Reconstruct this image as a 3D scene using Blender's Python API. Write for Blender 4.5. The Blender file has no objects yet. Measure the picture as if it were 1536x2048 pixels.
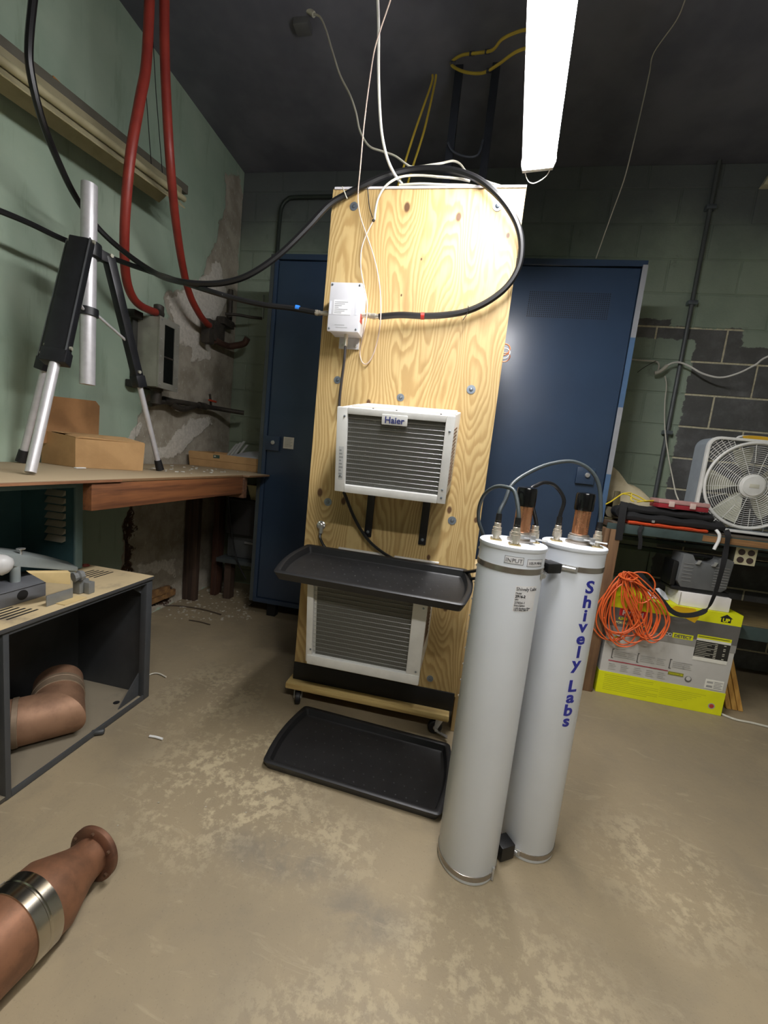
import bpy, bmesh, math, random
from mathutils import Vector, Matrix, noise
random.seed(7)
SC = bpy.context.scene
COL = SC.collection
PI = math.pi

# ------------------------------------------------------------------ camera
YAW, PITCH, ROLL, FPX, CAM_H = 0.170671, 0.127813, 0.106083, 800.0, 1.12808
def _basis():
    cy, sy, cp, sp = math.cos(YAW), math.sin(YAW), math.cos(PITCH), math.sin(PITCH)
    f = Vector((-sy*cp, cy*cp, -sp)); r0 = Vector((cy, sy, 0)); u0 = r0.cross(f)
    cr, sr = math.cos(ROLL), math.sin(ROLL)
    return cr*r0 + sr*u0, -sr*r0 + cr*u0, f
CR, CU, CF = _basis()
CC = Vector((0, 0, CAM_H))
cam_data = bpy.data.cameras.new('camera')
cam_data.sensor_fit = 'HORIZONTAL'; cam_data.sensor_width = 36.0
cam_data.lens = FPX/1536*36.0
cam_data.clip_start = 0.02
cam = bpy.data.objects.new('camera', cam_data); COL.objects.link(cam)
cam.matrix_world = Matrix(((CR.x, CU.x, -CF.x, CC.x), (CR.y, CU.y, -CF.y, CC.y), (CR.z, CU.z, -CF.z, CC.z), (0, 0, 0, 1)))
SC.camera = cam
# measuring helpers: where the sight line through a photo pixel meets a real plane of the room
def ray(x, y): return CF + CR*((x-768)/FPX) + CU*((1024-y)/FPX)
def PY(x, y, Y): r = ray(x, y); return CC + r*(Y/r.y)
def PX(x, y, X): r = ray(x, y); return CC + r*(X/r.x)
def PZ(x, y, Z): r = ray(x, y); return CC + r*((Z-CC.z)/r.z)

# ------------------------------------------------------------------ world, exposure, lamp levels
LAMP_STRENGTH = 112.0       # tubes of the shop light over the bench area
UPLIGHT_STRENGTH = 0.8     # added glow on top of the hoods, brightens the ceiling
LAMP2_STRENGTH = 112.0      # second shop light further back in the room
w = bpy.data.worlds.new('room_world'); SC.world = w; w.use_nodes = True
w.node_tree.nodes['Background'].inputs[0].default_value = (0.6, 0.65, 0.7, 1)
w.node_tree.nodes['Background'].inputs[1].default_value = 0.02
SC.view_settings.view_transform = 'Standard'
SC.view_settings.look = 'None'
SC.view_settings.exposure = -0.06
SC.view_settings.gamma = 1.0
SC.view_settings.use_curve_mapping = False

# ------------------------------------------------------------------ materials
def lin(c): 
    return tuple(((v/255)/12.92 if v/255 <= .04045 else ((v/255+.055)/1.055)**2.4) for v in c)
class NT:
    def __init__(s, name):
        s.m = bpy.data.materials.new(name); s.m.use_nodes = True
        s.t = s.m.node_tree; s.b = s.t.nodes['Principled BSDF']
    def n(s, typ, ins=None, **props):
        nd = s.t.nodes.new(typ)
        for k, v in props.items(): setattr(nd, k, v)
        for k, v in (ins or {}).items(): s.put(nd.inputs[k], v)
        return nd
    def put(s, sock, v):
        if isinstance(v, bpy.types.NodeSocket): s.t.links.new(v, sock)
        elif isinstance(v, (tuple, list)) and len(v) == 3 and sock.type == 'RGBA': sock.default_value = (*v, 1)
        else: sock.default_value = v
    def math(s, op, a, b=0.0, c=None, clamp=False):
        nd = s.t.nodes.new('ShaderNodeMath'); nd.operation = op; nd.use_clamp = clamp
        s.put(nd.inputs[0], a); s.put(nd.inputs[1], b)
        if c is not None: s.put(nd.inputs[2], c)
        return nd.outputs[0]
    def mix(s, f, a, b):
        nd = s.t.nodes.new('ShaderNodeMix'); nd.data_type = 'RGBA'
        s.put(nd.inputs[0], f); s.put(nd.inputs[6], a); s.put(nd.inputs[7], b)
        return nd.outputs[2]
    def noise(s, vec, scale, detail=4, rough=.55, dist=0):
        nd = s.n('ShaderNodeTexNoise', {'Scale': scale, 'Detail': detail, 'Roughness': rough, 'Distortion': dist})
        if vec is not None: s.put(nd.inputs['Vector'], vec)
        return nd.outputs['Fac']
    def ramp(s, v, a, b):      # smooth 0..1 between a and b
        nd = s.t.nodes.new('ShaderNodeMapRange'); nd.interpolation_type = 'SMOOTHSTEP'
        s.put(nd.inputs[0], v); nd.inputs[1].default_value = a; nd.inputs[2].default_value = b
        return nd.outputs[0]
    def pos(s):
        g = s.t.nodes.new('ShaderNodeNewGeometry').outputs['Position']
        sp = s.t.nodes.new('ShaderNodeSeparateXYZ'); s.t.links.new(g, sp.inputs[0])
        return g, sp.outputs[0], sp.outputs[1], sp.outputs[2]
    def vscale(s, vec, k):
        nd = s.t.nodes.new('ShaderNodeVectorMath'); nd.operation = 'MULTIPLY'
        s.put(nd.inputs[0], vec); nd.inputs[1].default_value = k
        return nd.outputs[0]
    def bump(s, h, strength, dist=.01):
        nd = s.n('ShaderNodeBump', {'Height': h, 'Strength': strength, 'Distance': dist})
        s.t.links.new(nd.outputs[0], s.b.inputs['Normal'])
    def color(s, c): s.put(s.b.inputs['Base Color'], c)
    def rough(s, r): s.put(s.b.inputs['Roughness'], r)
MATS = {}
def M(name, c, rough=.5, metal=0.0, c2=None, ns=12, var=.12, bump=0.0, bs=60, coat=0.0, alpha=None, trans=0.0):
    """plain surface with a little real colour variation and fine relief; c in sRGB 0-255"""
    if name in MATS: return MATS[name]
    k = NT(name); c = lin(c)
    g, x, y, z = k.pos()
    tc = k.t.nodes.new('ShaderNodeTexCoord').outputs['Object']
    f = k.noise(tc, ns, 5, .6)
    cc = lin(c2) if c2 else tuple(v*(1-var) for v in c)
    k.color(k.mix(k.ramp(f, .35, .68), c, cc))
    k.rough(k.math('ADD', rough, k.math('MULTIPLY', k.math('SUBTRACT', f, .5), .12), clamp=True))
    k.b.inputs['Metallic'].default_value = metal
    k.b.inputs['Coat Weight'].default_value = coat
    k.b.inputs['Transmission Weight'].default_value = trans
    if alpha is not None: k.b.inputs['Alpha'].default_value = alpha
    if bump: k.bump(k.noise(tc, bs, 3, .6), bump, .004)
    MATS[name] = k.m
    return k.m
def EM(name, c, strength):
    k = NT(name); k.color((0.8, 0.8, 0.8))
    k.b.inputs['Emission Color'].default_value = (*c, 1); k.b.inputs['Emission Strength'].default_value = strength
    return k.m

# ------------------------------------------------------------------ mesh building
class MB:
    def __init__(s, xf=None): s.v = []; s.f = []; s.xf = xf
    def add(s, vs, fs):
        o = len(s.v); s.v += [Vector(v) for v in vs]; s.f += [tuple(i+o for i in f) for f in fs]; return s
    def box(s, x0, x1, y0, y1, z0, z1):
        return s.add([(x0,y0,z0),(x1,y0,z0),(x1,y1,z0),(x0,y1,z0),(x0,y0,z1),(x1,y0,z1),(x1,y1,z1),(x0,y1,z1)],
                     [(0,3,2,1),(4,5,6,7),(0,1,5,4),(1,2,6,5),(2,3,7,6),(3,0,4,7)])
    def hexa(s, b, t):      # two quads (bottom ring, top ring) -> six-sided solid
        return s.add(list(b)+list(t), [(0,3,2,1),(4,5,6,7),(0,1,5,4),(1,2,6,5),(2,3,7,6),(3,0,4,7)])
    def prism(s, poly, d):  # 3-D polygon extruded by vector d
        n = len(poly); d = Vector(d); p = [Vector(q) for q in poly]
        fs = [tuple(range(n-1, -1, -1)), tuple(range(n, 2*n))] + [(i, (i+1) % n, n+(i+1) % n, n+i) for i in range(n)]
        return s.add(p+[q+d for q in p], fs)
    @staticmethod
    def frame(d):
        d = Vector(d).normalized(); a = Vector((0,0,1)) if abs(d.z) < .9 else Vector((1,0,0))
        u = d.cross(a).normalized(); return u, d.cross(u).normalized()
    def cyl(s, p0, p1, r0, r1=None, n=20, caps=True):
        r1 = r0 if r1 is None else r1; p0 = Vector(p0); p1 = Vector(p1); u, w_ = MB.frame(p1-p0)
        vs = []
        for p, r in ((p0, r0), (p1, r1)):
            vs += [p + (u*math.cos(2*PI*i/n) + w_*math.sin(2*PI*i/n))*r for i in range(n)]
        fs = [(i, (i+1) % n, n+(i+1) % n, n+i) for i in range(n)]
        if caps: fs += [tuple(range(n-1, -1, -1)), tuple(range(n, 2*n))]
        return s.add(vs, fs)
    def lathe(s, prof, origin=(0,0,0), axis=(0,0,1), n=28):   # prof: (radius, height) list, closed at both ends when r>0
        o = Vector(origin); d = Vector(axis).normalized(); u, w_ = MB.frame(d); vs = []
        for r, h in prof: vs += [o + d*h + (u*math.cos(2*PI*i/n)+w_*math.sin(2*PI*i/n))*max(r, 1e-4) for i in range(n)]
        fs = []
        for k in range(len(prof)-1): fs += [(k*n+i, k*n+(i+1) % n, (k+1)*n+(i+1) % n, (k+1)*n+i) for i in range(n)]
        fs += [tuple(range(n-1, -1, -1)), tuple(range((len(prof)-1)*n, len(prof)*n))]
        return s.add(vs, fs)
    def tube(s, pts, r, n=8, closed=False, steps=6, smooth=True):
        p = [Vector(q) for q in pts]
        if smooth and len(p) > 2: p = spline(p, steps, closed)
        m = len(p)
        rr = r if isinstance(r, (list, tuple)) else None
        tang = [((p[(i+1) % m] if closed or i < m-1 else p[i]) - (p[i-1] if closed or i > 0 else p[i])) for i in range(m)]
        tang = [t.normalized() if t.length > 1e-9 else Vector((0,0,1)) for t in tang]
        u, _ = MB.frame(tang[0]); vs = []
        for i in range(m):
            t = tang[i]; u = (u - t*u.dot(t)); u = u.normalized() if u.length > 1e-6 else MB.frame(t)[0]
            w_ = t.cross(u); ri = rr[min(len(rr)-1, i*len(rr)//m)] if rr else r
            vs += [p[i] + (u*math.cos(2*PI*k/n)+w_*math.sin(2*PI*k/n))*ri for k in range(n)]
        fs = []
        for i in range(m if closed else m-1):
            j = (i+1) % m; fs += [(i*n+k, i*n+(k+1) % n, j*n+(k+1) % n, j*n+k) for k in range(n)]
        if not closed: fs += [tuple(range(n-1, -1, -1)), tuple(range((m-1)*n, m*n))]
        return s.add(vs, fs)
    def ribbon(s, pts, width, thick, side, steps=6):   # flat strap; side = unit width direction (vector or list)
        p = spline([Vector(q) for q in pts], steps, False); m = len(p); vs = []
        for i in range(m):
            t = (p[min(i+1, m-1)]-p[max(i-1, 0)]).normalized()
            sd = Vector(side); sd = (sd - t*sd.dot(t)).normalized(); nn = t.cross(sd)
            vs += [p[i]-sd*width/2-nn*thick/2, p[i]+sd*width/2-nn*thick/2, p[i]+sd*width/2+nn*thick/2, p[i]-sd*width/2+nn*thick/2]
        fs = [(0,1,2,3), ((m-1)*4+3, (m-1)*4+2, (m-1)*4+1, (m-1)*4)]
        for i in range(m-1):
            for k in range(4): fs.append((i*4+k, i*4+(k+1) % 4, (i+1)*4+(k+1) % 4, (i+1)*4+k))
        return s.add(vs, fs)
    def sphere(s, c, r, n=14, sx=1, sy=1, sz=1):
        c = Vector(c); prof = n//2; vs = []
        for k in range(prof+1):
            a = -PI/2 + PI*k/prof
            vs += [c + Vector((math.cos(a)*math.cos(2*PI*i/n)*r*sx, math.cos(a)*math.sin(2*PI*i/n)*r*sy, math.sin(a)*r*sz)) for i in range(n)]
        fs = []
        for k in range(prof): fs += [(k*n+i, k*n+(i+1) % n, (k+1)*n+(i+1) % n, (k+1)*n+i) for i in range(n)]
        return s.add(vs, fs)
def spline(p, steps, closed):
    n = len(p); out = []
    g = lambda i: p[i % n] if closed else p[max(0, min(n-1, i))]
    for i in range(n if closed else n-1):
        a, b, c, d = g(i-1), g(i), g(i+1), g(i+2)
        for k in range(steps):
            t = k/steps
            out.append(0.5*((2*b) + (c-a)*t + (2*a-5*b+4*c-d)*t*t + (-a+3*b-3*c+d)*t**3))
    if not closed: out.append(p[-1].copy())
    return out

def wloc(o):
    v = Vector((0,0,0))
    while o: v += o.location; o = o.parent
    return v
def finish_mesh(me, smooth):
    if smooth:
        for p in me.polygons: p.use_smooth = True
        me.set_sharp_from_angle(angle=math.radians(smooth))
def part(name, mb, mat, parent=None, bevel=0.0, seg=2, smooth=40, label=None, kind=None):
    """one mesh object; coordinates are given in the room, stored about the mesh's own centre"""
    vs = mb.v if mb.xf is None else [mb.xf @ v for v in mb.v]
    lo = Vector((min(v.x for v in vs), min(v.y for v in vs), min(v.z for v in vs)))
    hi = Vector((max(v.x for v in vs), max(v.y for v in vs), max(v.z for v in vs)))
    ctr = (lo+hi)/2
    me = bpy.data.meshes.new(name)
    me.from_pydata([v-ctr for v in vs], [], mb.f)
    bm = bmesh.new(); bm.from_mesh(me)
    bmesh.ops.remove_doubles(bm, verts=bm.verts, dist=1e-5)
    if bevel:
        es = [e for e in bm.edges if len(e.link_faces) == 2 and e.calc_face_angle(0) > .5]
        if es: bmesh.ops.bevel(bm, geom=es, offset=bevel, segments=seg, profile=.6, affect='EDGES', clamp_overlap=True)
    bmesh.ops.recalc_face_normals(bm, faces=bm.faces)
    bm.to_mesh(me); bm.free()
    finish_mesh(me, smooth)
    o = bpy.data.objects.new(name, me); COL.objects.link(o)
    if mat: me.materials.append(mat)
    if parent: o.parent = parent
    o.location = ctr - wloc(parent)
    if label: o['label'] = label
    if kind: o['kind'] = kind
    return o
def thing(name, label, cat, loc, group=None):
    o = bpy.data.objects.new(name, None); COL.objects.link(o); o.location = Vector(loc)
    o.empty_display_size = .1
    o['label'] = label; o['category'] = cat
    if group: o['group'] = group
    return o
def tag(o, label, cat, group=None):
    o['label'] = label; o['category'] = cat
    if group: o['group'] = group
    return o
def structure(o): o['kind'] = 'structure'; return o
def text_mesh(body, size, bold=0.0, extrude=.0006, align='CENTER'):
    cu = bpy.data.curves.new('t', 'FONT'); cu.body = body; cu.size = size; cu.align_x = align; cu.align_y = 'BOTTOM_BASELINE'
    cu.extrude = extrude; cu.offset = bold; cu.resolution_u = 3
    o = bpy.data.objects.new('t', cu); COL.objects.link(o)
    dg = bpy.context.evaluated_depsgraph_get(); dg.update()
    me = bpy.data.meshes.new_from_object(o.evaluated_get(dg))
    bpy.data.objects.remove(o); bpy.data.curves.remove(cu)
    v = [Vector(q.co) for q in me.vertices]; f = [tuple(p.vertices) for p in me.polygons]
    bpy.data.meshes.remove(me)
    return v, f
def write(name, body, size, mat, parent, origin, ux, uz, bold=0.0, align='CENTER', bend=None, sx=1.0):
    """flat lettering: origin = baseline anchor, ux = reading direction, uz = up; bend=(axis x, axis y, radius) wraps it round a pipe"""
    v, f = text_mesh(body, size, bold, align=align)
    for q in v: q.x *= sx
    ux = Vector(ux).normalized(); uz = Vector(uz).normalized(); un = ux.cross(uz); o = Vector(origin)
    mb = MB()
    if bend:
        bx, by, R = bend; bm = bmesh.new()
        vs = [bm.verts.new(q) for q in v]
        for q in f:
            try: bm.faces.new([vs[i] for i in q])
            except ValueError: pass
        xs = [q.x for q in v]; k = int(min(xs)/.008)
        while k*.008 < max(xs):
            bmesh.ops.bisect_plane(bm, geom=bm.verts[:]+bm.edges[:]+bm.faces[:], plane_co=(k*.008,0,0), plane_no=(1,0,0)); k += 1
        bm.verts.index_update()
        a0 = math.atan2(o.y-by, o.x-bx)
        out = []
        for q in bm.verts:
            a = a0 + q.co.x/R; rr = R + q.co.z + .0006
            out.append((bx+rr*math.cos(a), by+rr*math.sin(a), o.z+q.co.y))
        mb.add(out, [tuple(x.index for x in fa.verts) for fa in bm.faces]); bm.free()
    else:
        mb.add([o + ux*q.x + uz*q.y + un*(q.z+.0006) for q in v], f)
    return part(name, mb, mat, parent, smooth=0)

# shared materials
def mat_concrete_floor():
    k = NT('worn_concrete'); g, x, y, z = k.pos()
    warp = k.noise(g, 1.3, 4, .6)
    big = k.noise(g, .9, 5, .6, .3); mid = k.noise(g, 5.5, 6, .68, .4); fine = k.noise(g, 34, 5, .7); grit = k.noise(g, 150, 2, .6)
    base = k.mix(k.ramp(big, .35, .65), lin((134,121,97)), lin((151,136,108)))
    base = k.mix(k.math('MULTIPLY', k.ramp(mid, .42, .7), .45), base, lin((120,110,92)))
    def spot(cx, cy, rx, ry):      # soft worn or stained place on the slab
        a = k.math('DIVIDE', k.math('SUBTRACT', x, cx), rx); b = k.math('DIVIDE', k.math('SUBTRACT', y, cy), ry)
        d = k.math('SQRT', k.math('ADD', k.math('MULTIPLY', a, a), k.math('MULTIPLY', b, b)))
        return k.math('SUBTRACT', 1.0, k.ramp(d, .25, 1.05))
    worn = spot(-.62, 1.16, .42, .42)
    for q in ((-.30, 1.0, .34, .2), (.2, .78, .5, .3), (-.95, 1.55, .34, .4), (.75, 1.2, .3, .3), (-.05,.62,.35,.22)):
        worn = k.math('MAXIMUM', worn, k.math('MULTIPLY', spot(*q), .6))
    flakes = k.ramp(k.math('ADD', k.math('MULTIPLY', fine, .55), k.math('MULTIPLY', mid, .5)), .5, .6)
    base = k.mix(k.math('MULTIPLY', k.math('MULTIPLY', worn, flakes), .75), base, lin((186,171,138)))
    stain = k.math('MAXIMUM', spot(-.36, .94, .26, .085), spot(-.10, .86, .16, .09))
    stain = k.math('MULTIPLY', k.math('MULTIPLY', stain, k.ramp(mid, .3, .55)), .55)
    base = k.mix(stain, base, lin((104,98,88)))
    base = k.mix(k.math('MULTIPLY', k.ramp(grit, .6, .72), .25), base, lin((96,86,70)))
    streak = k.noise(k.vscale(g, (2.2, 9, 1)), 2.0, 5, .7, 1.2)
    base = k.mix(k.math('MULTIPLY', k.ramp(streak, .58, .7), .3), base, lin((178,164,134)))
    k.color(base)
    k.rough(k.math('ADD', .42, k.math('MULTIPLY', fine, .35)))
    k.bump(k.math('ADD', k.math('MULTIPLY', fine, .6), k.math('MULTIPLY', mid, .8)), .25, .006)
    return k.m
def mat_ceiling():
    k = NT('dark_ceiling_paint'); g, x, y, z = k.pos()
    k.color(k.mix(k.ramp(k.noise(g, 2.2, 4, .6), .35, .65), lin((92,93,102)), lin((112,112,120))))
    k.rough(.7); k.bump(k.noise(g, 40, 3), .15, .004); return k.m
def mat_block():
    """painted and bare concrete block: which is which depends on where on the wall it is"""
    mats = []
    for nm in ('painted_block', 'block_mortar'):
        k = NT(nm); g, x, y, z = k.pos()
        wob = k.math('MULTIPLY', k.math('SUBTRACT', k.noise(g, 16, 4, .65), .5), .07)
        xx = k.math('ADD', x, wob); zz = k.math('ADD', z, k.math('MULTIPLY', k.math('SUBTRACT', k.noise(g, 21, 4, .65), .5), .05))
        gt = lambda a, b: k.ramp(k.math('SUBTRACT', a, b), -.004, .004)
        lt = lambda a, b: k.ramp(k.math('SUBTRACT', b, a), -.004, .004)
        AND = lambda a, b: k.math('MULTIPLY', a, b)
        c1 = AND(AND(lt(zz, 2.205), gt(zz, 2.088)), lt(xx, 1.21))
        c2 = AND(AND(lt(zz, 2.165), gt(xx, 1.37)), lt(xx, 1.63))
        c2b = AND(AND(lt(zz, 2.165), gt(zz, 2.088)), lt(xx, 1.63))
        c3 = AND(lt(zz, 2.06), gt(xx, 1.37))
        bare = k.math('MAXIMUM', k.math('MAXIMUM', c1, c2), k.math('MAXIMUM', c2b, c3))
        bare = AND(bare, gt(x, .5))
        n1 = k.noise(g, 3.0, 5, .6); n2 = k.noise(g, 60, 4, .7)
        green = k.mix(k.ramp(n1, .35, .7), lin((154,168,150)), lin((138,153,136)))
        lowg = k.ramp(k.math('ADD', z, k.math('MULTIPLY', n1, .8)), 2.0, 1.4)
        over = k.ramp(k.math('ADD', z, k.math('MULTIPLY', k.math('SUBTRACT', k.noise(g, 2.4, 5, .6), .5), .5)), 2.40, 2.95)      # top courses blend into dark blue-grey with height
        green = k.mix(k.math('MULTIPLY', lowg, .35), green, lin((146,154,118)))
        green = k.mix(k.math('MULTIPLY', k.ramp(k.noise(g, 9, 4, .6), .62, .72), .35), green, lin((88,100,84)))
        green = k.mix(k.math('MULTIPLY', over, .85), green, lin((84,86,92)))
        if nm == 'painted_block': raw = k.mix(k.ramp(k.noise(g, 4.5, 5, .7), .4, .75), lin((88,88,86)), lin((120,120,120)))
        else:
            raw = k.mix(k.ramp(n2, .3, .7), lin((220,214,184)), lin((190,182,154)))
            green = k.mix(.10, green, lin((90,112,92)))
        raw = k.mix(k.math('MULTIPLY', k.ramp(n2, .58, .7), .3), raw, lin((120,118,112)))
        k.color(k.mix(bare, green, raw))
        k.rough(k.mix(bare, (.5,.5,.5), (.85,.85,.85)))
        k.bump(k.noise(g, 90, 4, .7), .35, .004)
        mats.append(k.m)
    return mats
def mat_left_wall():
    k = NT('peeling_plaster_wall'); g, x, y, z = k.pos()
    at = k.n('ShaderNodeAttribute', attribute_name='peel'); sep = k.n('ShaderNodeSeparateColor', {'Color': at.outputs['Color']})
    peel, white, dark = sep.outputs[0], sep.outputs[1], sep.outputs[2]
    jit = k.math('MULTIPLY', k.math('ADD', k.math('SUBTRACT', k.noise(g, 13, 6, .72), .5), k.math('MULTIPLY', k.math('SUBTRACT', k.noise(g, 3.5, 3, .6), .5), .9)), .95)
    P = k.ramp(k.math('ADD', peel, jit), .47, .53)
    Wm = k.ramp(k.math('ADD', white, jit), .47, .53)
    Dm = k.ramp(k.math('ADD', dark, jit), .46, .54)
    n1 = k.noise(g, 1.6, 5, .6); n2 = k.noise(g, 45, 4, .7)
    green = k.mix(k.ramp(n1, .3, .7), lin((170,186,166)), lin((148,168,148)))
    green = k.mix(k.math('MULTIPLY', k.ramp(k.noise(k.vscale(g, (1, 4, .6)), 4, 5, .65), .55, .72), .3), green, lin((104,118,92)))
    plaster = k.mix(k.ramp(k.noise(g, 6, 5, .65), .35, .65), lin((176,168,152)), lin((146,138,122)))
    skim = k.mix(k.ramp(n2, .3, .7), lin((214,208,196)), lin((190,185,172)))
    brick = k.mix(k.ramp(n2, .3, .7), lin((74,50,34)), lin((48,34,24)))
    c = k.mix(P, green, plaster); c = k.mix(Wm, c, skim); c = k.mix(Dm, c, brick)
    chips = k.math('MULTIPLY', k.ramp(k.noise(k.vscale(g, (1,3,1)), 26, 5, .75), .60, .64), k.ramp(k.math('ADD', peel, k.math('MULTIPLY', n1, .2)), .18, .36))
    c = k.mix(chips, c, lin((186,182,168)))
    k.color(c); k.rough(k.mix(P, (.45,.45,.45), (.9,.9,.9)))
    h = k.math('SUBTRACT', k.math('MULTIPLY', n2, .12), k.math('MULTIPLY', P, .8))
    k.bump(k.math('ADD', h, k.math('MULTIPLY', Wm, .5)), .6, .008)
    return k.m
def mat_plywood(name='pine_plywood', tint=1.0, knots=True):
    k = NT(name); g, x, y, z = k.pos()
    KN = [(-.317,2.087,.022),(-.118,2.053,.020),(-.392,1.353,.016),(-.565,.964,.022),(-.458,.94,.02),(-.015,.958,.018),(.094,.931,.014),
          (-.075,.752,.014),(-.303,1.77,.006),(-.24,1.903,.006),(.07,1.99,.012),(-.30,.36,.015),(.02,.55,.018)] if knots else []
    field = k.math('ADD', k.math('MULTIPLY', k.noise(k.vscale(g, (3.4, 3.4, .62)), 1.0, 2, .5, .3), 46.0), k.math('MULTIPLY', k.noise(k.vscale(g, (16, 16, 5)), 1.0, 3, .6), 1.5))
    dark = None
    for kx, kz, kr in KN:
        a = k.math('DIVIDE', k.math('SUBTRACT', x, kx), .055); b = k.math('DIVIDE', k.math('SUBTRACT', z, kz), .15)
        d2 = k.math('ADD', k.math('MULTIPLY', a, a), k.math('MULTIPLY', b, b))
        if kr > .01: field = k.math('ADD', field, k.math('MULTIPLY', k.math('EXPONENT', k.math('MULTIPLY', d2, -1.1)), 2.6))
        a = k.math('DIVIDE', k.math('SUBTRACT', x, kx), kr*.62); b = k.math('DIVIDE', k.math('SUBTRACT', z, kz), kr)
        d = k.math('SQRT', k.math('ADD', k.math('MULTIPLY', a, a), k.math('MULTIPLY', b, b)))
        s_ = k.math('SUBTRACT', 1.0, k.ramp(d, .55, 1.1))
        dark = s_ if dark is None else k.math('MAXIMUM', dark, s_)
    ring = k.math('FRACT', field)
    ring = k.math('MULTIPLY', k.ramp(ring, .15, .72), k.math('SUBTRACT', 1.0, k.ramp(ring, .80, 1.0)))
    streak = k.noise(k.vscale(g, (90, 90, 2.2)), 1.0, 4, .7)
    tone = k.noise(k.vscale(g, (2.2, 2.2, .8)), 1.0, 3, .6)
    lt = tuple(v*tint for v in lin((200,174,120))); dk = tuple(v*tint for v in lin((154,120,66)))
    c = k.mix(k.math('MULTIPLY', ring, .60), lt, dk)
    c = k.mix(k.math('MULTIPLY', k.ramp(streak, .45, .75), .35), c, tuple(v*.8 for v in dk))
    c = k.mix(k.math('MULTIPLY', k.ramp(tone, .5, .8), .4), c, tuple(v*tint for v in lin((196,160,98))))
    if dark is not None: c = k.mix(k.math('MULTIPLY', dark, .95), c, lin((84,52,28)))
    k.color(c); k.rough(.55); k.bump(streak, .08, .003)
    return k.m
def mat_lumber(name, c1, c2, axis='Y', rough=.7):
    k = NT(name); g, x, y, z = k.pos()
    sc = {'X': (2, 40, 40), 'Y': (40, 2, 40), 'Z': (40, 40, 2)}[axis]
    s_ = k.noise(k.vscale(g, sc), 1.0, 5, .65, .3); b = k.noise(g, 3, 4, .6)
    c = k.mix(k.ramp(s_, .35, .68), lin(c1), lin(c2)); c = k.mix(k.math('MULTIPLY', k.ramp(b, .5, .75), .4), c, tuple(v*.5 for v in lin(c2)))
    k.color(c); k.rough(rough); k.bump(s_, .2, .003); return k.m
def mat_coil():
    k = NT('coil_fins'); g, x, y, z = k.pos()
    wv = k.n('ShaderNodeTexWave', {'Scale': 130.0, 'Distortion': 1.2, 'Detail': 2.0}, bands_direction='X'); k.put(wv.inputs['Vector'], g)
    n = k.noise(g, 5, 5, .65); fz = k.noise(k.vscale(g, (60, 60, 160)), 1.0, 4, .7)
    c = k.mix(wv.outputs['Fac'], lin((82,82,78)), lin((112,112,106)))
    c = k.mix(k.math('MULTIPLY', k.ramp(n, .5, .75), .4), c, lin((70,66,60)))
    c = k.mix(k.math('MULTIPLY', k.ramp(fz, .62, .7), .3), c, lin((170,168,160)))
    k.color(c); k.rough(.6); k.b.inputs['Metallic'].default_value = .25; k.bump(wv.outputs['Fac'], .3, .003); return k.m
def mat_copper(name, c, c2, rough, metal=.45):
    k = NT(name); g, x, y, z = k.pos()
    n = k.noise(g, 14, 6, .65); f = k.noise(g, 60, 4, .7)
    k.color(k.mix(k.ramp(n, .35, .7), lin(c), lin(c2))); k.b.inputs['Metallic'].default_value = metal
    k.rough(k.math('ADD', rough, k.math('MULTIPLY', f, .2))); k.bump(f, .02, .002); return k.m
def mat_dusty(name, c, dust, amount=.6):
    """sheet surface with dust lying on the faces that look up"""
    k = NT(name); g, x, y, z = k.pos()
    nz = k.t.nodes.new('ShaderNodeSeparateXYZ'); k.t.links.new(k.t.nodes.new('ShaderNodeNewGeometry').outputs['Normal'], nz.inputs[0])
    n = k.noise(g, 7, 5, .65)
    up = k.math('MULTIPLY', k.ramp(nz.outputs[2], .6, .9), k.math('MULTIPLY', k.ramp(n, .05, .5), amount))
    k.color(k.mix(up, k.mix(k.ramp(n, .3, .7), lin(c), tuple(v*.75 for v in lin(c))), lin(dust)))
    k.rough(k.math('ADD', .5, k.math('MULTIPLY', up, .4))); k.bump(k.noise(g, 120, 3), .08, .002); return k.m

FLOOR, CEIL = mat_concrete_floor(), mat_ceiling()
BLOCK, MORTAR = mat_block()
LWALL = mat_left_wall()
PLY = mat_plywood()
WHITE = M('white_enamel', (226,226,222), .4)
PVC = M('white_pipe_plastic', (222,228,236), .32, var=.04, ns=4)
BLACK = M('black_plastic', (20,20,21), .42, var=.3)
RUBBER = M('black_rubber', (26,26,27), .55, var=.3, bump=.1)
STEEL = M('bright_steel', (208,208,206), .28, .75)
ZINC = M('zinc_plate', (150,158,166), .4, .9)
ALU = M('brushed_aluminium', (206,204,206), .38, .35, ns=30)
NICKEL = M('nickel_plate', (226,218,202), .25, .7)
GREENW = M('green_wall_paint', (158,160,150), .55, c2=(146,150,138), ns=2, bump=.15)
CARD = M('corrugated_card', (188,150,102), .85, c2=(166,130,86), ns=5, bump=.1, bs=90)
NAVY = M('navy_cabinet_paint', (47,63,84), .32, c2=(43,58,78), ns=3, bump=.03, bs=200)
NAVYD = M('dark_navy_paint', (24,34,56), .4, c2=(18,26,44), ns=3)
GREYP = M('grey_paint', (128,130,134), .5)
DARK = M('near_black', (10,10,11), .7)
CABLE = M('black_cable_jacket', (24,24,25), .38, var=.25)
WIREW = M('white_cable_jacket', (222,220,212), .4)
WIREB = M('beige_cable_jacket', (196,192,176), .45)

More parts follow.
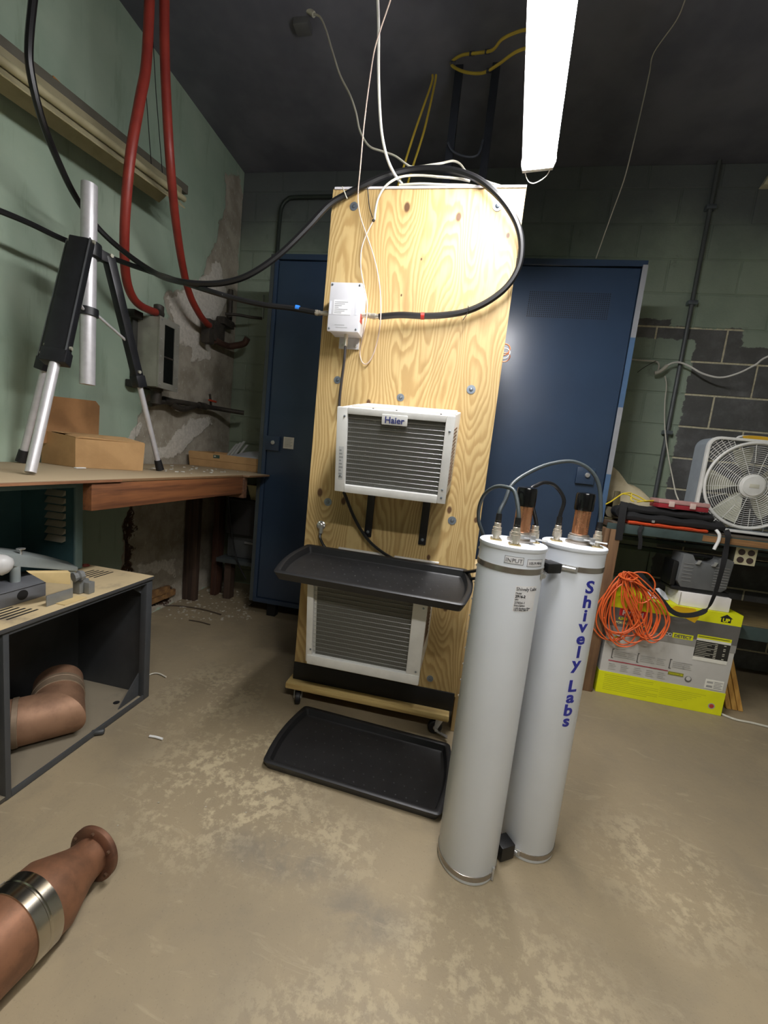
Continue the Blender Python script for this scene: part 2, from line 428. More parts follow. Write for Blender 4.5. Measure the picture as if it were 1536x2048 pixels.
# ================================================================== THE ROOM
XL, XR, YB, YF, ZC = -1.817, 2.62, 2.959, -3.4, 3.11
structure(part('floor', MB().box(XL-.1, XR+.1, YF-.1, YB+.1, -.1, 0), FLOOR))
structure(part('ceiling', MB().box(XL-.1, XR+.1, YF-.1, YB+.1, ZC, ZC+.1), CEIL))
structure(part('wall_right', MB().box(XR, XR+.1, YF, YB, 0, ZC), GREENW))
structure(part('wall_front', MB().box(XL, XR, YF-.1, YF, 0, ZC), GREENW))
# back wall: mortar bed with every block a piece of its own, standing a little proud of the joint
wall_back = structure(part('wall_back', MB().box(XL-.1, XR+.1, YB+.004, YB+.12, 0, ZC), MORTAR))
BW, BH, JT = .4064, .2032, .0125
_cache = {}
def block(x0, x1, z0, z1):
    wd, ht = round(x1-x0, 3), round(z1-z0, 3); d = .003
    if (wd, ht) not in _cache:
        b = MB(); b.box(-wd/2, wd/2, -.001, .007, -ht/2, ht/2)
        me = bpy.data.meshes.new('block'); bm = bmesh.new()
        vs = [bm.verts.new(q) for q in b.v]
        for q in b.f: bm.faces.new([vs[i] for i in q])
        bmesh.ops.bevel(bm, geom=[e for e in bm.edges if all(v.co.y < 0 for v in e.verts)], offset=.0018, segments=1, affect='EDGES')
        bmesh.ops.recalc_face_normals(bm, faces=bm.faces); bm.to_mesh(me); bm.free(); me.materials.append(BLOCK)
        _cache[(wd, ht)] = me
    o = bpy.data.objects.new('block', _cache[(wd, ht)]); COL.objects.link(o); o.parent = wall_back
    o.location = Vector(((x0+x1)/2, YB + random.uniform(-.0006, .0006), (z0+z1)/2)) - wall_back.location
zt = 2.160 + 5*BH; row = 0
rows = []
k_ = -11
while 2.160 - k_*BH > -.2:
    rows.append((2.160-(k_+1)*BH, 2.160-k_*BH, k_)); k_ += 1
for z0, z1, k_ in rows:
    a, b = max(z0+JT/2, .002), min(z1-JT/2, ZC-.002)
    if b-a < .03: continue
    x = 1.135 - 8*BW + (BW/2 if k_ % 2 else 0)
    while x < XR:
        x0, x1 = max(x+JT/2, XL+.004), min(x+BW-JT/2, XR-.002)
        if x1-x0 > .03: block(x0, x1, a, b)
        x += BW
# left wall: plaster that has come away near the corner (a real step in the surface, colour follows the layer)
def pip(poly, x, y):
    ins = False; n = len(poly)
    for i in range(n):
        (x1, y1), (x2, y2) = poly[i], poly[i-1]
        if (y1 > y) != (y2 > y) and x < (x2-x1)*(y-y1)/(y2-y1)+x1: ins = not ins
    return ins
def pdist(poly, x, y):
    best = 9; n = len(poly)
    for i in range(n):
        (x1, y1), (x2, y2) = poly[i-1], poly[i]
        dx, dy = x2-x1, y2-y1; t = max(0, min(1, ((x-x1)*dx+(y-y1)*dy)/(dx*dx+dy*dy+1e-12)))
        best = min(best, math.hypot(x-x1-t*dx, y-y1-t*dy))
    return best
def on_left(*px): return [(PX(a, b, XL).y, PX(a, b, XL).z) for a, b in px]
PEEL = [on_left((452,352),(484,350),(478,600),(472,900),(455,1150),(230,1260),(245,1080),(262,1000),(250,930),(268,885),(285,820),(300,790),(335,770),(348,690),
                (338,630),(328,590),(372,574),(402,556),(414,520),(430,488),(438,450),(452,420))]
SKIM = [on_left((336,600),(372,576),(412,548),(440,520),(455,600),(440,632),(420,650),(420,690),(415,705),(385,722),(388,700),(360,680),(350,640)),
        on_left((312,910),(330,925),(360,910),(392,872),(428,848),(418,830),(385,838),(352,868)),
        on_left((400,700),(420,690),(418,716),(398,722)),
        on_left((275,1130),(352,1112),(352,1150),(320,1142),(275,1152)),
        on_left((240,905),(268,885),(285,850),(262,860))]
BRK = [on_left((248,1060),(262,1010),(272,1040),(268,1090),(276,1150),(246,1155),(252,1100)), on_left((296,1185),(345,1172),(340,1205),(296,1212))]
def field(polys, y, z):
    d = max((pdist(p, y, z)*(1 if pip(p, y, z) else -1)) for p in polys)
    return max(0.0, min(1.0, .5 + d/.12))
me = bpy.data.meshes.new('wall_left')
ys = [YF, -2.0, -.5, .3] + [.6 + i*.02 for i in range(118)] + [YB+.06]
zs = [i*.02 for i in range(156)]; zs[-1] = ZC
vs = []; col = []
for y in ys:
    for z in zs:
        p = field(PEEL, y, z); wv = field(SKIM, y, z); dk = field(BRK, y, z)
        n_ = noise.noise(Vector((y*9, z*9, 0)))*.4 + noise.noise(Vector((y*25, z*25, 3)))*.2
        step = max(0, min(1, (p+n_*.5-.45)*8)); s2 = max(0, min(1, (wv+n_*.5-.45)*8)); s3 = max(0, min(1, (dk+n_*.4-.45)*8))
        vs.append((XL - .006*step + .004*s2*step - .03*s3 + .0015*n_*step, y, z)); col.append((p, wv, dk, 1))
nz_ = len(zs)
fs = [(i*nz_+j, (i+1)*nz_+j, (i+1)*nz_+j+1, i*nz_+j+1) for i in range(len(ys)-1) for j in range(nz_-1)]
nb = len(vs)   # back side so that the wall has a thickness
vs += [(XL-.12, ys[0], 0), (XL-.12, ys[-1], 0), (XL-.12, ys[-1], ZC), (XL-.12, ys[0], ZC)]
fs += [(nb, nb+3, nb+2, nb+1)]
me.from_pydata(vs, [], fs); me.materials.append(LWALL)
at = me.color_attributes.new('peel', 'FLOAT_COLOR', 'POINT')
for i, c in enumerate(col): at.data[i].color = c
finish_mesh(me, 60)
wl = bpy.data.objects.new('wall_left', me); COL.objects.link(wl); structure(wl)
# broken bricks showing at the foot of the left wall
bk = M('old_brick', (150,112,66), .9, c2=(104,74,46), ns=20, bump=.3)
for i, (px, py) in enumerate(((306,1201),(322,1194),(338,1187),(308,1187),(326,1181))):
    q = PX(px, py, XL); b = MB(); b.box(XL-.04, XL+.008+random.uniform(0,.01), q.y-.05, q.y+.05, q.z-.022, q.z+.022)
    part('brick', b, bk, wl, bevel=.006)

# ------------------------------------------------------------------ shop light (the room's lamp) and its twin further back
LENS = EM('lamp_lens', (1.0, .985, 1.0), LAMP_STRENGTH); UPL = EM('added_uplight_glow', (.95, .96, 1.0), UPLIGHT_STRENGTH*10); LENS2 = EM('lamp_lens_back', (1.0, .97, .93), LAMP2_STRENGTH)
def shop_light(a, b, z, lens, label, width=.128, bulge=.038):
    a = Vector((a[0], a[1], z)); b = Vector((b[0], b[1], z)); d = (b-a).normalized(); s = Vector((d.y, -d.x, 0)); up = Vector((0,0,1))
    L = (b-a).length
    t = thing('shop_light', label, 'light', (a+b)/2)
    X = lambda u, v, w_: a + d*u + s*v + up*w_
    hw = width/2
    sec = [(-hw-.004, .044), (-hw-.004, .062), (-.035, .095), (.035, .095), (hw+.004, .062), (hw+.004, .044)]
    if bulge < .02: sec = [(-hw-.03, .0), (-hw-.02, .062), (-.035, .095), (.035, .095), (hw+.02, .062), (hw+.03, .0), (hw+.027, .0), (hw+.016, .0475), (-hw-.016, .0475), (-hw-.027, .0)]
    part('housing', MB().prism([X(0, v, q) for v, q in sec], d*L), M('lamp_housing', (225,225,222), .5), t)
    sec = [(hw*math.cos(PI*i/12), .046-bulge*max(0, math.sin(PI*i/12))**.45) for i in range(13)]
    part('lens', MB().prism([X(.012, v, q) for v, q in sec], d*(L-.024)), lens, t)
    for v in (-.022, .022):  # made-up glowing strips laid on the hood to lighten ceiling and upper wall
        part('added_uplight', MB().prism([X(.1, v-.007, .0951), X(.1, v+.007, .0951), X(.1, v+.007, .0966), X(.1, v-.007, .0966)], d*(L-.2)), UPL, t)
    for u in (0, L-.012):
        sec = [(-hw-.006, .030), (-hw-.006, .062), (-.035, .097), (.035, .097), (hw+.006, .062), (hw+.006, .030), (hw-.002, .008), (-hw+.002, .008)]
        part('end_cap', MB().prism([X(u-.002, v, q) for v, q in sec], d*.014), M('lamp_cap', (212,210,200), .5), t)
    for u in (.25, L-.25):
        part('hanging_chain', MB().tube([X(u, 0, .095), X(u, .01, ZC-z-.002)], .0025, 6, smooth=False), M('chain_steel', (150,150,150), .4, .8), t)
    return t, X, L
lamp, LX, LL = shop_light((.150, 1.724), (-.004, .510), 2.26, LENS, 'long white tube light hanging above the plywood panel, ceiling dark behind it', .112)
cd = MB().tube([LX(.02,-.05,.05), LX(-.02,-.04,.01), LX(-.03,.0,-.012), LX(-.03,.03,-.004), LX(-.012,.05,.03)], .0018, 6)
part('end_wire', cd, WIREW, lamp)
part('knob', MB().cyl(LX(-.008,.02,.02), LX(.002,.02,.02), .008, n=12), WHITE, lamp)
shop_light((-.02, -.68), (1.13, -.68), 2.46, LENS2, 'second white tube light hanging crosswise in the rear half of the room', .128, .004)

# ------------------------------------------------------------------ blue equipment cabinets against the back wall
def cabinet(label, x0, x1, lock_x, strip_side):
    t = thing('equipment_cabinet', label, 'cabinet', ((x0+x1)/2, 2.62, .1))
    y0, y1, z0, z1 = 2.40, 2.88, .105, 2.285
    b = MB(); b.box(x0, x1, y0+.03, y1, z0, z1-.002)
    part('carcass', b, NAVYD, t, bevel=.004)
    fr = MB(); fr.box(x0, x1, y0-.004, y0+.03, z1-.03, z1); fr.box(x0, x1, y0-.004, y0+.03, z0, z0+.03)
    fr.box(x0, x0+.022, y0-.004, y0+.03, z0+.03, z1-.03); fr.box(x1-.022, x1, y0-.004, y0+.03, z0+.03, z1-.03)
    part('frame', fr, NAVY, t, bevel=.002)
    dx0, dx1 = x0+.026, x1-.026
    door = part('door', MB().box(dx0, dx1, y0+.004, y0+.03, z0+.034, z1-.036), NAVY, t, bevel=.004)
    pl = MB(); pl.box(lock_x-.045, lock_x+.05, y0-.012, y0+.004, 1.115, 1.205)
    part('lock_plate', pl, NAVY, door, bevel=.003)
    part('lock', MB().lathe([(.012,0),(.014,.004),(.012,.01),(.006,.011)], (lock_x+.01, y0-.012, 1.165), (0,-1,0), 16), STEEL, door)
    for fx in (x0+.08, x1-.12):
        for fy in (2.45, 2.82): part('foot', MB().box(fx, fx+.06, fy, fy+.05, 0, z0), DARK, t)
    return t, door
cabL, doorL = cabinet('dark blue steel cabinet left of the plywood panel, with a paper tag on its door', -1.238, -.212, -1.175, 'L')
cabR, doorR = cabinet('navy steel cabinet right of the plywood panel, with a patch of vent holes', -.206, .822, .69, 'R')
tg = MB(); a = PY(577,886,2.40); tg.box(a.x-.034, a.x+.034, 2.399, 2.4035, a.z-.036, a.z+.036)
tagp = part('paper_tag', tg, M('tag_paper', (214,210,196), .8), doorL)
INK = M('printed_ink', (112,112,114), .8); BLK_INK = M('black_ink', (26,26,28), .7)
ln = MB()
for i in range(8): ln.box(a.x-.026, a.x+.026-.006*(i % 3), 2.3984, 2.3992, a.z+.026-i*.007, a.z+.0275-i*.007)
part('print', ln, INK, tagp, kind='stuff')
part('edge_strip', MB().box(-1.262, -1.2385, 2.394, 2.42, .11, 2.28), M('dull_edge_steel', (74,80,80), .5, .3), cabL)
for i in range(6):      # tape strips down the right edge, grey and blue by turns
    z1 = 2.262 - i*.36
    part('edge_tape', MB().box(.798, .8232, 2.3925, 2.3956, z1-.36, z1), M('grey_tape', (140,142,146), .6) if i % 2 == 0 else M('blue_tape', (70,98,130), .5), cabR)
hb = MB(); hl, hr, ht, hbm = .262, .668, 2.118, 1.992
nx_, nz2 = 39, 13
for i in range(nx_):
    for j in range(nz2):
        cx = hl + (hr-hl)*i/(nx_-1); cz = hbm + (ht-hbm)*j/(nz2-1)
        hb.add([(cx+.0034*math.cos(q*PI/3), 2.4034, cz+.0034*math.sin(q*PI/3)) for q in range(6)], [(0,1,2,3,4,5)])
part('vent_holes', hb, DARK, doorR, smooth=0, kind='stuff')

# ------------------------------------------------------------------ plywood panel on casters
XP0, XP1, YP = -.617, .112, 1.627
panel = thing('plywood_panel_cart', 'tall plywood panel standing on casters in the middle of the room', 'panel', ((XP0+XP1)/2, 1.68, 0))
ply = part('plywood_sheet', MB().box(XP0, XP1, YP, YP+.018, .17, 2.153), PLY, panel, bevel=.001, seg=1)
part('kick_plate', MB().box(XP0, XP1-.008, YP-.006, YP+.02, .106, .187), M('black_kick', (17,17,18), .6), panel, bevel=.002)
PALEW = mat_lumber('pale_pine', (212,186,124), (176,146,88), 'X')
part('base_plank', MB().box(XP0-.018, XP1-.02, YP-.045, YP+.34, .078, .106), PALEW, panel, bevel=.006)
for sx in (XP0+.01, XP1-.05): part('side_frame', MB().box(sx, sx+.038, YP+.018, YP+.107, .106, 2.15), PALEW, panel, bevel=.003)
part('top_trim', MB().box(XP0+.008, XP1, YP-.004, YP+.05, 2.150, 2.158), M('white_edge', (222,220,224), .4), panel)
part('upright_board', MB().box(XP1-.004, XP1+.034, YP+.02, YP+.11, .001, .75), mat_lumber('pale_stud', (210,186,140), (184,156,104), 'Z'), panel, bevel=.004)
GALV = M('galvanised_washer', (150,160,170), .42, .75, ns=60)
for x, z, r in ((-.526,2.09,.016),(.019,2.09,.018),(-.531,1.433,.015),(-.263,1.383,.015),(.009,1.434,.017),(-.526,.928,.017),(.001,.917,.017),(-.006,.231,.014)):
    wsh = part('washer', MB().lathe([(r,0),(r,.0018),(r*.45,.002),(r*.42,.0005),(.004,.0008)], (x, YP, z), (0,-1,0), 24), GALV, panel)
    part('screw_head', MB().lathe([(r*.42,0),(r*.36,.0035),(.001,.0045)], (x, YP-.0006, z), (0,-1,0), 12), ZINC, wsh)
def caster(px, py, turn):
    c = PZ(px, py, 0); cx, cy = c.x, c.y+.004
    d = Vector((math.cos(turn), math.sin(turn), 0)); s = Vector((-d.y, d.x, 0)); ax = Vector((cx, cy, .0305))
    w_ = part('caster', MB().lathe([(.012,-.012),(.026,-.012),(.0300,-.008),(.0300,.008),(.026,.012),(.012,.012)], ax, s, 24), RUBBER, panel)
    part('hub', MB().cyl(ax-s*.0135, ax+s*.0135, .011, n=16), M('caster_hub', (176,170,150), .45, .4), w_)
    fk = MB(); 
    for sg in (-1, 1):
        p = ax + s*sg*.017
        fk.prism([p-d*.008-s*.0012, p+d*.008-s*.0012, p+d*.03-s*.0012+Vector((0,0,.043)), p-d*.004-s*.0012+Vector((0,0,.043))], s*.0024)
    q = ax + d*.013 + Vector((0,0,.041)); fk.cyl(q, q+Vector((0,0,.006)), .02, n=16)
    part('fork', fk, STEEL, w_)
    return w_
caster(594, 1407, 1.9)
cw = caster(868, 1466, .25)
q = wloc(cw); br = MB(); br.hexa([q+Vector(v) for v in ((.0,-.03,-.004),(.055,-.05,-.012),(.055,-.034,-.012),(.0,-.014,-.004))],
                                 [q+Vector(v) for v in ((.0,-.03,.0),(.055,-.05,-.008),(.055,-.034,-.008),(.0,-.014,.0))])
part('brake_pedal', br, STEEL, cw)
for x, zb in ((-.338, .803), (-.108, .802)):     # the angle irons that carry the upper air conditioner
    bb = MB(); bb.prism([(x-.0155,YP-.003,zb),(x-.0155,YP-.010,zb),(x-.0155,YP-.012,.99),(x-.0155,YP-.13,.992),(x-.0155,YP-.13,1.0),(x-.0155,YP-.003,1.02)], (.031,0,0))
    if False: bb.hexa([(x-.0155,YP-.007,.86),(x+.0155,YP-.007,.86),(x+.0155,YP-.012,.86),(x-.0155,YP-.012,.86)],
            [(x-.0155,YP-.16,.965),(x+.0155,YP-.16,.965),(x+.0155,YP-.165,.965),(x-.0155,YP-.165,.965)])
    b_ = part('bracket', bb, M('black_bracket', (22,22,24), .4), panel, bevel=.003)
    part('bolt', MB().lathe([(.007,0),(.006,.003),(.001,.004)], (x, YP-.010, zb+.022), (0,-1,0), 10), ZINC, b_)
# cord outlet on the panel
cl = thing('cord_connector', 'metal cord grip fixed to the lower left of the plywood panel', 'connector', (-.546, YP, .825))
part('flange', MB().lathe([(.019,0),(.019,.005),(.014,.008),(.014,.02),(.009,.024)], (-.546, YP, .825), (0,-1,0), 20), STEEL, cl)
part('grip', MB().cyl((-.540, YP-.016, .818), (-.540, YP-.018, .793), .009, n=14), STEEL, cl)
for a_ in range(3): part('screw_head', MB().sphere((-.546+.014*math.cos(a_*2.1), YP-.006, .825+.014*math.sin(a_*2.1)), .003, 8), STEEL, cl)

# ------------------------------------------------------------------ air conditioners through the panel
COIL = mat_coil()
def air_conditioner(label, x0, x1, yb, zb, h, depth, tilt, logo, tubes):
    """zb = height of the rear top edge; the case leans forward by tilt"""
    t = thing('window_air_conditioner', label, 'air conditioner', ((x0+x1)/2, yb-depth/2, zb-h))
    ct, st = math.cos(tilt), math.sin(tilt)
    def T(x, d, z):      # d = distance out from the panel along the case, z = down from its top (negative)
        return Vector((x, yb - d*ct - z*-st*-1*-1, zb - d*st + z*ct)) if False else Vector((x, yb - d*ct - z*st, zb - d*st + z*ct))
    def bx(mb, xa, xb, da, db, za, zb_):
        return mb.hexa([T(xa,db,za),T(xb,db,za),T(xb,da,za),T(xa,da,za)], [T(xa,db,zb_),T(xb,db,zb_),T(xb,da,zb_),T(xa,da,zb_)])
    D = depth
    body = part('case', MB().hexa([T(x0+.01,D-.022,-h+.012),T(x1-.004,D-.022,-h+.012),T(x1+.012,-.0,-h+.012),T(x0+.0,-.0,-h+.012)], [T(x0+.01,D-.022,0),T(x1-.004,D-.022,0),T(x1+.012,-.0,0),T(x0+.0,-.0,0)]), WHITE, t, bevel=.003)
    part('coil', bx(MB(), x0+.036, x1-.028, D-.03, D-.016, -h+.03, -.022), COIL, t)
    lf, rt, tp, bt = .038, .03, .022, .028
    if not logo: lf, rt, tp, bt = .026, .052, .022, .036
    for nm, q in (('frame_left', (x0, x0+lf, -h, 0)), ('frame_right', (x1-rt, x1, -h, 0)), ('frame_top', (x0+lf, x1-rt, -tp, 0)), ('frame_bottom', (x0+(.006 if not logo else lf), x1-(.0 if not logo else rt), -h-(.006 if not logo else 0), -h+bt))):
        part('front_frame', bx(MB(), q[0], q[1], D-.024, D-(.004 if nm != 'frame_bottom' else 0), q[2], q[3]), WHITE, t, bevel=.003 if logo else .006)
    zt_, zb2 = -tp-.006, -h+bt+.006
    for i in range(tubes):
        z = zt_ + (zb2-zt_)*(i+.5)/tubes
        part('coil_tube', MB().tube([T(x0+lf, D-.0135, z), T(x1-rt, D-.0135, z)], .0009, 6, smooth=False), M('tube_aluminium', (176,178,176), .35, .7), t)
    # side of the case with its row of vent slots
    for i in range(16 if logo else 12):
        z = -.05 - i*(h-.09)/16
        part('side_slot', MB().hexa([T(x1-.0030,D*.86,z-.003),T(x1-.0018,D*.86,z-.003),T(x1+.0068,D*.42,z-.003),T(x1+.0052,D*.42,z-.003)], [T(x1-.0030,D*.86,z+.003),T(x1-.0018,D*.86,z+.003),T(x1+.0068,D*.42,z+.003),T(x1+.0052,D*.42,z+.003)]), M('slot_shadow', (120,92,70), .8), t)
    tl = part('top_flange', bx(MB(), x0+.04, x1-.002, .0, D-.05, 0, .006), M('warm_white_metal', (224,216,208), .45), t)
    for x in (x0+.12, (x0+x1)/2, x1-.05): part('screw', MB().lathe([(.0035,0),(.003,.002),(.0005,.003)], T(x, D-.035, .0), (0,0,1), 8), DARK, t)
    for x, z in ((x0+.028,-.03),(x1-.014,-.05),(x1-.016,-h+.05),(x0+.02,-h+.06),(x1-.016,-h+.022)):
        part('screw', MB().lathe([(.004,0),(.0035,.002),(.0005,.003)], T(x, D-.004, z), (0,-1,0), 10), ZINC, t)
    if logo:
        lp = part('badge', bx(MB(), (x0+x1)/2-.043, (x0+x1)/2+.045, D-.01, D-.001, -.047, -.012), WHITE, t, bevel=.003)
        n_ = (T(0, 1, 0)-T(0, 0, 0)); up_ = (T(0,0,1)-T(0,0,0))
        write('lettering', 'Haier', .03, M('logo_blue', (62,70,130), .5), lp, T((x0+x1)/2+.001, D-.0008, -.040), (1,0,0), up_, bold=.0006)
        ls = part('rating_sticker', bx(MB(), x0+.012, x0+.030, D-.005, D-.0035, -h+.045, -h+.165), M('sticker_grey', (196,198,198), .6), t)
        pr = MB()
        for i in range(9): bx(pr, x0+.014, x0+.028-.003*(i % 3), D-.0036, D-.0031, -h+.052+i*.012, -h+.058+i*.012)
        part('print', pr, M('light_ink', (150,152,152), .7), ls, kind='stuff')
    return t, T
ac1, T1 = air_conditioner('upper white air conditioner with bare coil on the plywood panel', -.434, -.030, YP, 1.345, .300, .285, math.radians(10.5), True, 15)
ac2, T2 = air_conditioner('lower white air conditioner under the raised black tray', -.488, -.044, YP, .727, .362, .29, math.radians(9), False, 16)
part('mounting_strip', MB().box(-.458, -.25, YP-.012, YP-.001, .7345, .742), M('white_strip', (232,230,226), .5), ac2)
part('mounting_strip', MB().box(-.215, -.03, YP-.012, YP-.001, .7345, .740), M('white_strip', (232,230,226), .5), ac2)

# ------------------------------------------------------------------ black boot trays
def tray(label, ctr, wd, dp, rot, tilt):
    """rot: turn about Z, tilt: nose down towards the camera"""
    xf = Matrix.Translation(Vector(ctr)) @ Matrix.Rotation(rot, 4, 'Z') @ Matrix.Rotation(tilt, 4, 'X')
    t = thing('boot_tray', label, 'tray', ctr, 'black boot trays')
    def outline(ins):
        hw, hd, sag, r = wd/2-ins, dp/2-ins, .017, max(.006, .020-ins*.4)
        pts = []
        def arc(cx, cy, a0, a1, n=5): pts.extend([(cx+r*math.cos(a0+(a1-a0)*i/n), cy+r*math.sin(a0+(a1-a0)*i/n)) for i in range(n+1)])
        def side(sg):
            for i in range(9):
                y = (hd-r)*(-.9+1.8*i/8); pts.append((sg*(hw+sag*(1-(y/(hd-r))**2)), sg*y))
        arc(hw-r, -hd+r, -PI/2, -.2); side(1); arc(hw-r, hd-r, .2, PI/2)
        arc(-hw+r, hd-r, PI/2, PI-.2); side(-1); arc(-hw+r, -hd+r, PI+.2, 1.5*PI)
        return pts
    b = MB(xf); rings = [(.012, 0), (.002, .024), (0, .030), (.004, .033), (.014, .033), (.019, .030), (.026, .008), (.032, .004)]
    n = len(outline(0))
    for ins, z in rings: b.v += [Vector((x, y, z)) for x, y in outline(ins)]
    for k in range(len(rings)-1): b.f += [(k*n+i, k*n+(i+1) % n, (k+1)*n+(i+1) % n, (k+1)*n+i) for i in range(n)]
    b.f += [tuple(range(n-1, -1, -1)), tuple(range((len(rings)-1)*n, len(rings)*n))]
    part('tray_body', b, M('tray_plastic', (34,34,35), .45, c2=(27,27,28), ns=10, bump=.04, bs=300), t, smooth=35)
    dm = MB(xf)
    for i in range(14):
        for j in range(6):
            dm.lathe([(.0032,0),(.0026,.0012),(.0006,.002)], (-wd/2+.075+(wd-.15)*i/13+(.011 if j % 2 else -.011), -dp/2+.06+(dp-.12)*j/5, .0038), (0,0,1), 8)
    part('raised_dots', dm, M('worn_dots', (46,46,46), .45), t, kind='stuff')
    return t
tray('black boot tray resting on top of the lower air conditioner', (-.250, 1.400, .6985), .668, .29, math.radians(-2.5), math.radians(9.2))
tray('black boot tray lying on the concrete floor before the panel', (-.222, 1.367, .001), .640, .352, math.radians(-3.6), 0)

# ================================================================== SIGNAL BOX AND CABLES ON THE PANEL
sb = thing('junction_box', 'light grey metal signal box fixed high on the left of the plywood panel', 'box', (-.50, 1.57, 1.59))
SBG = M('box_grey', (206,206,210), .42, var=.04)
part('body', MB().box(-.556, -.440, 1.545, 1.622, 1.598, 1.768), SBG, sb, bevel=.004)
lid = part('lid', MB().box(-.560, -.436, 1.531, 1.5445, 1.594, 1.771), SBG, sb, bevel=.004)
for x in (-.551, -.445):
    for z in (1.604, 1.762): part('screw', MB().lathe([(.0042,0),(.0036,.002),(.0008,.003)], (x, 1.531, z), (0,-1,0), 10), ZINC, lid)
fl = MB(); fl.box(-.536, -.452, 1.6185, 1.6262, 1.555, 1.598); fl.box(-.536, -.452, 1.6185, 1.6262, 1.768, 1.80)
mf = part('mounting_flange', fl, ALU, sb, bevel=.002)
for x in (-.519, -.466):
    for z in (1.569, 1.786): part('screw_head', MB().lathe([(.008,0),(.008,.003),(.006,.007),(.001,.008)], (x, 1.6185, z), (0,-1,0), 14), STEEL, mf)
st = part('label_plate', MB().box(-.540, -.472, 1.5302, 1.5308, 1.655, 1.708), M('label_white', (232,232,234), .5), lid)
ln = MB()
for i in range(7): ln.box(-.536, -.536+.052-.012*(i*5 % 4), 1.5297, 1.5301, 1.699-i*.0065, 1.7015-i*.0065)
ln.box(-.530, -.492, 1.5303, 1.5309, 1.617, 1.6195); ln.box(-.526, -.480, 1.5303, 1.5309, 1.608, 1.6105)
part('print', ln, M('pale_ink', (172,174,176), .7), st, kind='stuff')
for x in (-.553, -.452): part('side_sticker', MB().box(x-.004, x+.004, 1.5303, 1.5308, 1.655, 1.703), M('sticker_pale', (214,216,222), .5), lid)
part('warning_sticker', MB().box(-.4398, -.4392, 1.555, 1.585, 1.640, 1.672), M('warning_red', (196,70,60), .5), sb)
part('gland', MB().cyl((-.494, 1.575, 1.598), (-.494, 1.575, 1.553), .0075, n=16), NICKEL, sb)
zr = 1.672
for sgn, x in ((-1, -.556), (1, -.440)):
    part('port', MB().lathe([(.012,0),(.012,.006),(.0085,.006),(.0085,.02),(.0105,.02),(.0105,.034),(.008,.035),(.008,.05)], (x, 1.575, zr), (sgn,0,0), 18), NICKEL, sb)
dk = thing('power_lead', 'thin dark grey lead running down from the grey signal box to the upper air conditioner', 'cable', (-.494, 1.575, 1.45))
part('cord', MB().tube([(-.494,1.575,1.552), (-.495,1.58,1.50), (-.505,1.60,1.42), (-.510,1.612,1.352), (-.508,1.615,1.30)], .0055, 8), M('dark_grey_jacket', (56,52,52), .5), dk)

def cable(label, pts, r, mat, cat='cable', name='coaxial_cable', group=None, n=8):
    t = thing(name, label, cat, pts[len(pts)//2], group)
    part('jacket', MB().tube(pts, r, n), mat, t)
    return t
Q = lambda *a: [PY(x, y, Y) for x, y, Y in a]
# heavy coax: comes down from the upper left, sags, runs up over the panel top and loops round to the right port of the box
heavy = ([PX(x, y, X) for x, y, X in ((80,-110,-1.46),(66,0,-1.47),(58,90,-1.48),(62,150,-1.49),(84,240,-1.51),(116,322,-1.55),(152,395,-1.58),(198,458,-1.575),(250,505,-1.50),(310,546,-1.36))]
         + Q((355,562,1.46),(410,568,1.47),(460,563,1.49),(505,546,1.51),(560,508,1.54),(615,455,1.57),(655,412,1.59),(690,390,1.605),(725,372,1.612),(770,352,1.63),(820,340,1.655),(870,337,1.655),
          (915,343,1.635),(955,358,1.61),(990,385,1.598),(1018,418,1.592),(1037,456,1.59),(1043,495,1.59),(1037,535,1.59),(1015,572,1.592),(978,602,1.595),(935,622,1.597),
          (890,630,1.596),(845,632,1.59),(800,630,1.582)))
hv = cable('heavy black coaxial cable sagging from the upper left and looping over the plywood panel', heavy + [Vector((-.372, 1.576, 1.669))], .0115, CABLE)
part('connector', MB().lathe([(.0085,0),(.0095,.012),(.0115,.013),(.0115,.024),(.010,.025),(.010,.036),(.0085,.037)], (-.372, 1.576, 1.670), (-1,0,0), 16), NICKEL, hv)
def ring(name, pts, i, r, ln_, mat, parent):
    p = Vector(pts[i]); d = (Vector(pts[i+1])-Vector(pts[i-1])).normalized()
    return part(name, MB().cyl(p-d*ln_/2, p+d*ln_/2, r, n=14), mat, parent)
ring('red_tape', heavy, len(heavy)-1-0-1+0, .0126, .014, M('red_tape', (206,52,40), .45), hv)
tie = M('cable_tie', (40,36,32), .5)
a = heavy[-4]; part('cable_tie', MB().tube([a+Vector((0,-.013,.013)), a+Vector((.004,-.016,0)), a+Vector((.0,-.012,-.014)), a+Vector((-.012,-.02,-.04))], .0016, 6), tie, hv)
a = heavy[17]; part('cable_clip', MB().tube([a+Vector((-.012,-.004,.026)), a+Vector((-.004,-.0135,.012)), a+Vector((.008,-.014,-.01)), a+Vector((.012,-.006,-.018))], .0022, 6), WIREB, hv)
second = [PX(x, y, X) for x, y, X in ((-60,402,-1.62),(0,422,-1.62),(60,447,-1.62),(125,478,-1.61),(200,507,-1.58),(262,530,-1.48),(330,553,-1.32))] + Q((400,576,1.475),(470,597,1.50),(530,610,1.53),(580,616,1.555))
sc = cable('black coaxial cable with blue tape band crossing the left side to the grey signal box', second + [Vector((-.622, 1.575, 1.673))], .0105, CABLE)
a = PY(595, 617, 1.562); d = (Vector((-.622,1.575,1.673))-second[-1]).normalized()
part('blue_tape', MB().cyl(a-d*.008, a+d*.008, .0120, n=14), M('blue_tape_bright', (40,120,210), .45), sc)
part('connector', MB().lathe([(.0080,0),(.009,.012),(.0115,.013),(.0115,.022),(.010,.023),(.010,.032),(.0085,.033)], (-.641, 1.5755, 1.673), (1,0,0), 16), NICKEL, sc)
